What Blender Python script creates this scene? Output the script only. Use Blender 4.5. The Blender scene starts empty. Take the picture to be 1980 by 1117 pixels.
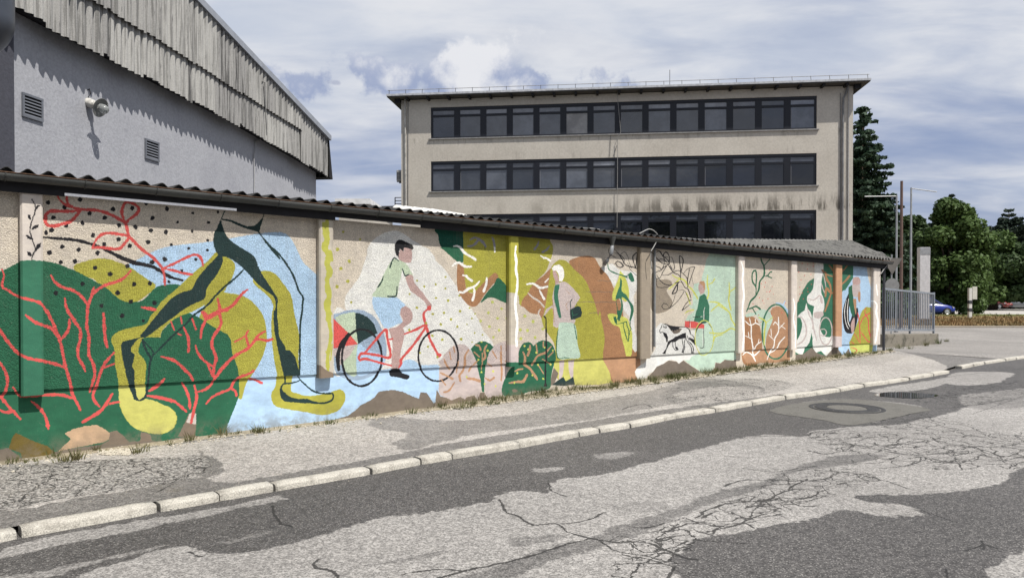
import bpy, bmesh, math, random
import numpy as np
from mathutils import Vector, Matrix, noise as mnoise
random.seed(7); np.random.seed(7)
S = bpy.context.scene
COL = S.collection
# ------------------------------------------------------------------ camera
EYE = 1.71; FPX = 1430.0; CX = 990.0; CY = 585.0; TH = 0.0105
cam_data = bpy.data.cameras.new('camera'); cam = bpy.data.objects.new('camera', cam_data); COL.objects.link(cam)
cam.location = (0, 0, EYE); cam.rotation_euler = (math.pi/2 - TH, 0, 0)
cam_data.sensor_width = 36; cam_data.lens = FPX/1980*36; cam_data.shift_y = (CY-558.5)/1980
cam_data.clip_end = 3000; cam_data.clip_start = 0.05
S.camera = cam
# ------------------------------------------------------------------ light
SUN_EL = math.radians(59); SUN_AZ = math.radians(-41)      # direction towards the sun, angle from +x
sd = Vector((math.cos(SUN_AZ)*math.cos(SUN_EL), math.sin(SUN_AZ)*math.cos(SUN_EL), math.sin(SUN_EL)))
sun_data = bpy.data.lights.new('sun', 'SUN'); sun = bpy.data.objects.new('sun', sun_data); COL.objects.link(sun)
sun_data.energy = 5.0; sun_data.angle = math.radians(0.55); sun_data.color = (1.0, 0.955, 0.88)
sun.rotation_euler = sd.to_track_quat('Z', 'Y').to_euler()
S.view_settings.view_transform = 'Standard'; S.view_settings.look = 'None'
S.view_settings.exposure = 0.18; S.view_settings.gamma = 1.0; S.view_settings.use_curve_mapping = False

class NT:
    """small node-tree helper"""
    def __init__(s, tree): s.t = tree; s.n = tree.nodes; s.l = tree.links; s.n.clear()
    def node(s, typ, inputs=None, **props):
        n = s.n.new(typ)
        for k, v in props.items(): setattr(n, k, v)
        for k, v in (inputs or {}).items():
            if hasattr(v, 'bl_idname') or isinstance(v, bpy.types.NodeSocket): s.l.new(v, n.inputs[k])
            else: n.inputs[k].default_value = v
        return n
    def math(s, op, a, b=None, c=None, clamp=False):
        n = s.n.new('ShaderNodeMath'); n.operation = op; n.use_clamp = clamp
        for i, v in enumerate((a, b, c)):
            if v is None: continue
            if isinstance(v, bpy.types.NodeSocket): s.l.new(v, n.inputs[i])
            else: n.inputs[i].default_value = v
        return n.outputs[0]
    def vmath(s, op, a, b=None, scale=None, out=0):
        n = s.n.new('ShaderNodeVectorMath'); n.operation = op
        for i, v in enumerate((a, b)):
            if v is None: continue
            if isinstance(v, bpy.types.NodeSocket): s.l.new(v, n.inputs[i])
            else: n.inputs[i].default_value = v
        if scale is not None:
            if isinstance(scale, bpy.types.NodeSocket): s.l.new(scale, n.inputs['Scale'])
            else: n.inputs['Scale'].default_value = scale
        return n.outputs[out]
    def noise(s, vec, scale, detail=4, rough=.55, dist=0.0, out=0, w=None):
        n = s.n.new('ShaderNodeTexNoise'); n.inputs['Scale'].default_value = scale
        n.inputs['Detail'].default_value = detail; n.inputs['Roughness'].default_value = rough; n.inputs['Distortion'].default_value = dist
        if vec is not None: s.l.new(vec, n.inputs['Vector'])
        return n.outputs[out]
    def voro(s, vec, scale, feature='F1', out=0):
        n = s.n.new('ShaderNodeTexVoronoi'); n.feature = feature; n.inputs['Scale'].default_value = scale
        if vec is not None: s.l.new(vec, n.inputs['Vector'])
        return n.outputs[out]
    def ss(s, v, lo, hi, a=0.0, b=1.0):
        n = s.n.new('ShaderNodeMapRange'); n.interpolation_type = 'SMOOTHSTEP'
        s.l.new(v, n.inputs['Value'])
        for k, x in (('From Min', lo), ('From Max', hi), ('To Min', a), ('To Max', b)): n.inputs[k].default_value = x
        return n.outputs['Result']
    def mix(s, f, a, b, mode='MIX'):
        n = s.n.new('ShaderNodeMix'); n.data_type = 'RGBA'; n.blend_type = mode
        for k, v in ((0, f), (6, a), (7, b)):
            if isinstance(v, bpy.types.NodeSocket): s.l.new(v, n.inputs[k])
            elif k == 0: n.inputs[0].default_value = v
            else: n.inputs[k].default_value = (*v, 1) if len(v) == 3 else v
        return n.outputs[2]
    def sep(s, v):
        n = s.n.new('ShaderNodeSeparateXYZ'); s.l.new(v, n.inputs[0]); return n.outputs
    def comb(s, x, y, z):
        n = s.n.new('ShaderNodeCombineXYZ')
        for i, v in enumerate((x, y, z)):
            if isinstance(v, bpy.types.NodeSocket): s.l.new(v, n.inputs[i])
            else: n.inputs[i].default_value = v
        return n.outputs[0]
    def bsdf(s, color, rough=.8, spec=.3, metal=0.0, bump=None, bstr=.3, bdist=.01, **kw):
        b = s.n.new('ShaderNodeBsdfPrincipled'); o = s.n.new('ShaderNodeOutputMaterial'); s.l.new(b.outputs[0], o.inputs[0])
        for k, v in (('Base Color', color), ('Roughness', rough), ('Specular IOR Level', spec), ('Metallic', metal)):
            if isinstance(v, bpy.types.NodeSocket): s.l.new(v, b.inputs[k])
            elif k == 'Base Color': b.inputs[k].default_value = (*v, 1)
            else: b.inputs[k].default_value = v
        for k, v in kw.items(): b.inputs[k.replace('_', ' ')].default_value = v
        if bump is not None:
            m = s.n.new('ShaderNodeBump'); m.inputs['Strength'].default_value = bstr; m.inputs['Distance'].default_value = bdist
            s.l.new(bump, m.inputs['Height']); s.l.new(m.outputs[0], b.inputs['Normal'])
        return b
    def pos(s): return s.n.new('ShaderNodeNewGeometry').outputs['Position']

def ray(x, y):
    a = (x-CX)/FPX; b = (CY-y)/FPX
    return Vector((a, math.cos(TH)+b*math.sin(TH), -math.sin(TH)+b*math.cos(TH)))
def ground(x, y, z=0.0):
    """point of the place at height z that the survey of the photograph gives for pixel x, y"""
    r = ray(x, y); t = (z-EYE)/r.z; return Vector((r.x*t, r.y*t, z))

# ------------------------------------------------------------------ sky
W = bpy.data.worlds.new('World'); S.world = W; W.use_nodes = True
t = NT(W.node_tree)
sky = t.node('ShaderNodeTexSky', sky_type='NISHITA'); sky.sun_disc = False
sky.sun_elevation = SUN_EL; sky.sun_rotation = math.atan2(sd.x, sd.y); sky.air_density = 1.0; sky.dust_density = 1.5; sky.ozone_density = 1.6
d = t.vmath('NORMALIZE', t.node('ShaderNodeTexCoord').outputs['Generated'])
dx, dy, dz = t.sep(d)[0:3]
dzc = t.math('MAXIMUM', dz, 0.0)
pl = t.vmath('SCALE', t.comb(dx, dy, 0.0), scale=t.math('DIVIDE', 1.0, t.math('ADD', dzc, 0.16)))
skyc = t.mix(1.0, sky.outputs[0], (0.085, 0.085, 0.085), 'MULTIPLY')
sky_low = t.mix(t.ss(dzc, 0.0, 0.5), (0.42, 0.50, 0.74), (0.24, 0.32, 0.60))
skyc = t.mix(0.70, skyc, sky_low)
# high thin veil
plv = t.vmath('MULTIPLY', pl, (.8, 1.5, 1.0))
n1 = t.noise(plv, .75, 8, .52, .25)
n2 = t.noise(plv, 2.6, 6, .55, .35)
veil = t.math('ADD', t.math('MULTIPLY', n1, .75), t.math('MULTIPLY', n2, .25))
veil = t.math('ADD', veil, t.ss(dzc, .10, .34, -.07, .15))
veil = t.math('ADD', veil, t.ss(dzc, .42, .8, 0, -.16))
veil = t.ss(veil, .33, .64)
c1 = t.mix(veil, skyc, t.mix(t.ss(n2, .3, .7), (0.63, 0.69, 0.81), (0.85, 0.87, 0.92)))
# grey undersides drifting through
n3 = t.noise(t.vmath('ADD', pl, (3.1, 8.2, 0)), 1.8, 6, .6, .5)
c2 = t.mix(t.math('MULTIPLY', t.ss(n3, .5, .78), .32), c1, (0.36, 0.42, 0.58))
# cumulus heads
def blob(cxp, cyp, rx, ry, cin, seed, col_hi, col_lo, lo=0.0):
    r = ray(cxp, cyp).normalized(); side = Vector((r.y, -r.x, 0)).normalized(); up = side.cross(r)
    u = t.vmath('DOT_PRODUCT', d, tuple(side), out=1); v = t.vmath('DOT_PRODUCT', d, tuple(up), out=1)
    q = t.comb(t.math('DIVIDE', u, rx/FPX), t.math('DIVIDE', v, ry/FPX), t.math('LESS_THAN', t.vmath('DOT_PRODUCT', d, tuple(r), out=1), 0.0))
    rr = t.vmath('LENGTH', q, out=1)
    nn = t.noise(t.vmath('ADD', d, (seed, 0, 0)), 13, 9, .6, .1)
    vor = t.voro(t.vmath('ADD', d, t.vmath('SCALE', t.noise(d, 34, 4, .65, out=1), scale=.02)), 24, 'SMOOTH_F1')
    f = t.math('ADD', t.math('SUBTRACT', 1.0, rr), t.math('ADD', t.math('MULTIPLY', t.math('SUBTRACT', nn, .5), 3.0), t.math('MULTIPLY', t.math('SUBTRACT', .36, vor), .8)))
    m = t.ss(f, .05, .42)
    q2 = t.sep(q)
    shade = t.math('ADD', t.math('MULTIPLY', q2[1], .30), t.math('MULTIPLY', t.math('SUBTRACT', nn, .5), 2.4))
    shade = t.math('ADD', shade, t.math('MULTIPLY', t.math('SUBTRACT', .36, vor), .9))
    shade = t.math('SUBTRACT', shade, t.math('MULTIPLY', t.math('ABSOLUTE', q2[0]), .75))
    col = t.mix(t.ss(shade, -.50, .12), col_lo, col_hi)
    return m, col
m, col = blob(885, 160, 285, 82, 0, 2.3, (0.92, 0.93, 0.97), (0.38, 0.45, 0.65))
c3 = t.mix(t.math('MULTIPLY', m, .95), c2, col)
m, col = blob(648, 160, 26, 10, 0, 5.1, (0.42, 0.46, 0.62), (0.30, 0.34, 0.52))
c3 = t.mix(t.math('MULTIPLY', m, .45), c3, col)
bg = t.node('ShaderNodeBackground', {'Color': c3, 'Strength': 0.78})
wo = t.node('ShaderNodeOutputWorld'); t.l.new(bg.outputs[0], wo.inputs[0])

# ------------------------------------------------------------------ geometry helpers
class Pl:
    """vertical plane: u metres along it, off metres in front of it (towards the street), z up"""
    def __init__(s, O, d): s.O = Vector(O); s.d = Vector(d).normalized(); s.n = Vector((s.d.y, -s.d.x))
    def at(s, x, y, off=0.0):
        r = ray(x, y); O = s.O + s.n*off
        # r.xy * t = O + u d
        det = r.x*(-s.d.y) + s.d.x*r.y
        tt = (O.x*(-s.d.y) + s.d.x*O.y)/det
        u = ((r.x*tt-O.x)*s.d.x + (r.y*tt-O.y)*s.d.y)
        return u, EYE + tt*r.z
    def w(s, u, off, z):
        p = s.O + s.d*u + s.n*off; return Vector((p.x, p.y, z))
WALL = Pl((-4.74, 7.53), (.766, .643))
FAC = Pl((0.0, 46.0), (.9929, -.1191))
HALL = Pl((-.265*22, 22.0), (.119, .993))

class MB:
    def __init__(s): s.v = []; s.f = []; s.uv = []
    def add(s, vs, fs, uvs=None):
        b = len(s.v); s.v += [tuple(v) for v in vs]; s.f += [tuple(i+b for i in f) for f in fs]
        if uvs: s.uv += list(uvs)
    def quad(s, a, b, c, d, uvs=None): s.add((a, b, c, d), ((0, 1, 2, 3),), uvs)
    def box(s, x0, x1, y0, y1, z0, z1, W=None):
        W = W or (lambda a, b, c: Vector((a, b, c)))
        vs = [W(x, y, z) for x in (x0, x1) for y in (y0, y1) for z in (z0, z1)]
        s.add(vs, ((0, 1, 3, 2), (4, 6, 7, 5), (0, 4, 5, 1), (2, 3, 7, 6), (0, 2, 6, 4), (1, 5, 7, 3)))
    def tube(s, pts, r, n=8, cap=True):
        pts = [Vector(p) for p in pts]; rings = []
        for i, p in enumerate(pts):
            a = pts[max(i-1, 0)]; b = pts[min(i+1, len(pts)-1)]; tdir = (b-a)
            if tdir.length < 1e-9: tdir = Vector((0, 0, 1))
            tdir.normalize(); ref = Vector((0, 0, 1)) if abs(tdir.z) < .9 else Vector((1, 0, 0))
            e1 = tdir.cross(ref).normalized(); e2 = tdir.cross(e1)
            rr = r[i] if isinstance(r, (list, tuple)) else r
            rings.append([p + (e1*math.cos(2*math.pi*k/n) + e2*math.sin(2*math.pi*k/n))*rr for k in range(n)])
        vs = [v for g in rings for v in g]; fs = []
        for i in range(len(pts)-1):
            for k in range(n): fs.append((i*n+k, i*n+(k+1) % n, (i+1)*n+(k+1) % n, (i+1)*n+k))
        if cap: fs.append(tuple(range(n))[::-1]); fs.append(tuple((len(pts)-1)*n+k for k in range(n)))
        s.add(vs, fs)
    def lathe(s, prof, n=20, M=None):
        """prof: (r, z) pairs about local z; M world matrix"""
        M = M or Matrix(); vs = []; fs = []
        for r, z in prof:
            for k in range(n): vs.append(M @ Vector((r*math.cos(2*math.pi*k/n), r*math.sin(2*math.pi*k/n), z)))
        for i in range(len(prof)-1):
            for k in range(n): fs.append((i*n+k, i*n+(k+1) % n, (i+1)*n+(k+1) % n, (i+1)*n+k))
        s.add(vs, fs)
    def mesh(s, name, mat, smooth=False):
        me = bpy.data.meshes.new(name); me.from_pydata(s.v, [], s.f)
        if s.uv:
            ul = me.uv_layers.new(name='UVMap'); li = 0
            for p in me.polygons:
                for k in range(p.loop_total):
                    vi = me.loops[p.loop_start+k].vertex_index; ul.data[p.loop_start+k].uv = s.uv[vi]
        if mat: me.materials.append(mat)
        if smooth: me.polygons.foreach_set('use_smooth', [True]*len(me.polygons))
        me.update(); return me
    def build(s, name, mat, parent=None, smooth=False, fix=True):
        me = s.mesh(name, mat, smooth)
        if fix and not s.uv:
            bm = bmesh.new(); bm.from_mesh(me); bmesh.ops.recalc_face_normals(bm, faces=bm.faces); bm.to_mesh(me); bm.free()
        return link(name, me, parent)
def link(name, me, parent=None):
    o = bpy.data.objects.new(name, me); COL.objects.link(o)
    if parent is not None:
        o.parent = parent; o.matrix_parent_inverse = Matrix.Translation(-world_loc(parent))
    return o
def world_loc(o):
    l = Vector(o.location)
    while o.parent is not None:
        l = Vector((0, 0, 0)); break
    return l
def thing(name, label, cat, loc=(0, 0, 0), group=None):
    o = bpy.data.objects.new(name, None); COL.objects.link(o); o.location = loc; o.empty_display_size = .2
    o['label'] = label; o['category'] = cat
    if group: o['group'] = group
    return o
def tag(o, label=None, cat=None, kind=None, group=None):
    for k, v in (('label', label), ('category', cat), ('kind', kind), ('group', group)):
        if v: o[k] = v
    return o
def bevel(o, w=.01, seg=2):
    m = o.modifiers.new('bevel', 'BEVEL'); m.width = w; m.segments = seg; m.limit_method = 'ANGLE'; return o

def lin(c):
    c = c/255.0; return c/12.92 if c <= .04045 else ((c+.055)/1.055)**2.4
def L3(r, g, b, k=1.0): return (lin(r)*k, lin(g)*k, lin(b)*k)
def newmat(name):
    m = bpy.data.materials.new(name); m.use_nodes = True; return m, NT(m.node_tree)
def simple(name, col, rough=.7, spec=.3, metal=0.0, var=.12, scale=6.0, bstr=0.0, **kw):
    m, t = newmat(name); p = t.pos()
    n = t.noise(p, scale, 5, .6)
    c = t.mix(t.ss(n, .3, .7), tuple(x*(1-var) for x in col), tuple(min(1, x*(1+var)) for x in col))
    t.bsdf(c, rough, spec, metal, bump=(t.noise(p, scale*12, 3) if bstr else None), bstr=bstr, **kw); return m
# ------------------------------------------------------------------ the painted mural, as drawing data
# views: (x0, y0, scale) of the survey sheets the shapes were measured on
VW = dict(A=(0, 330, 3.852), B=(0, 600, 3.491), C=(200, 360, 3.989), D=(200, 600, 3.989), E=(400, 370, 4.468), F=(400, 600, 4.296),
          G=(600, 400, 5.077), H=(600, 580, 4.467), I=(840, 400, 5.583), J=(840, 580, 5.079), K=(1020, 440, 6.204), L=(1020, 600, 6.204),
          M=(1220, 440, 6.982), N=(1220, 590, 6.982), O=(1400, 470, 4.469), Q=(1540, 470, 4.467), X=(0, 0, 1.0))
PAL = dict(g=(40, 104, 74), g2=(52, 116, 88), b=(172, 205, 236), y=(174, 170, 60), y2=(200, 197, 98), r=(224, 84, 80), k=(34, 34, 38), d=(34, 58, 58),
           w=(226, 226, 222), ww=(244, 243, 238), br=(172, 122, 84), br2=(186, 140, 104), pk=(196, 181, 178), sk=(190, 158, 152), m=(188, 206, 176),
           m2=(186, 212, 192), o=(178, 178, 70), c=(211, 199, 182), c2=(152, 139, 122), cd=(128, 112, 96), tan=(204, 168, 132), ol=(112, 94, 42), gb=(150, 172, 196),
           gp=(150, 148, 158), yl=(206, 210, 90), lt=(206, 196, 186), gd=(14, 84, 68), bl=(120, 160, 215), ye=(196, 204, 100), oc=(120, 108, 96), pc=(190, 180, 164))
for _k, _v in PAL.items():      # paint as it has bleached
    _g = sum(_v)/3; PAL[_k] = tuple(c+(_g-c)*.13 for c in _v)
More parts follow.
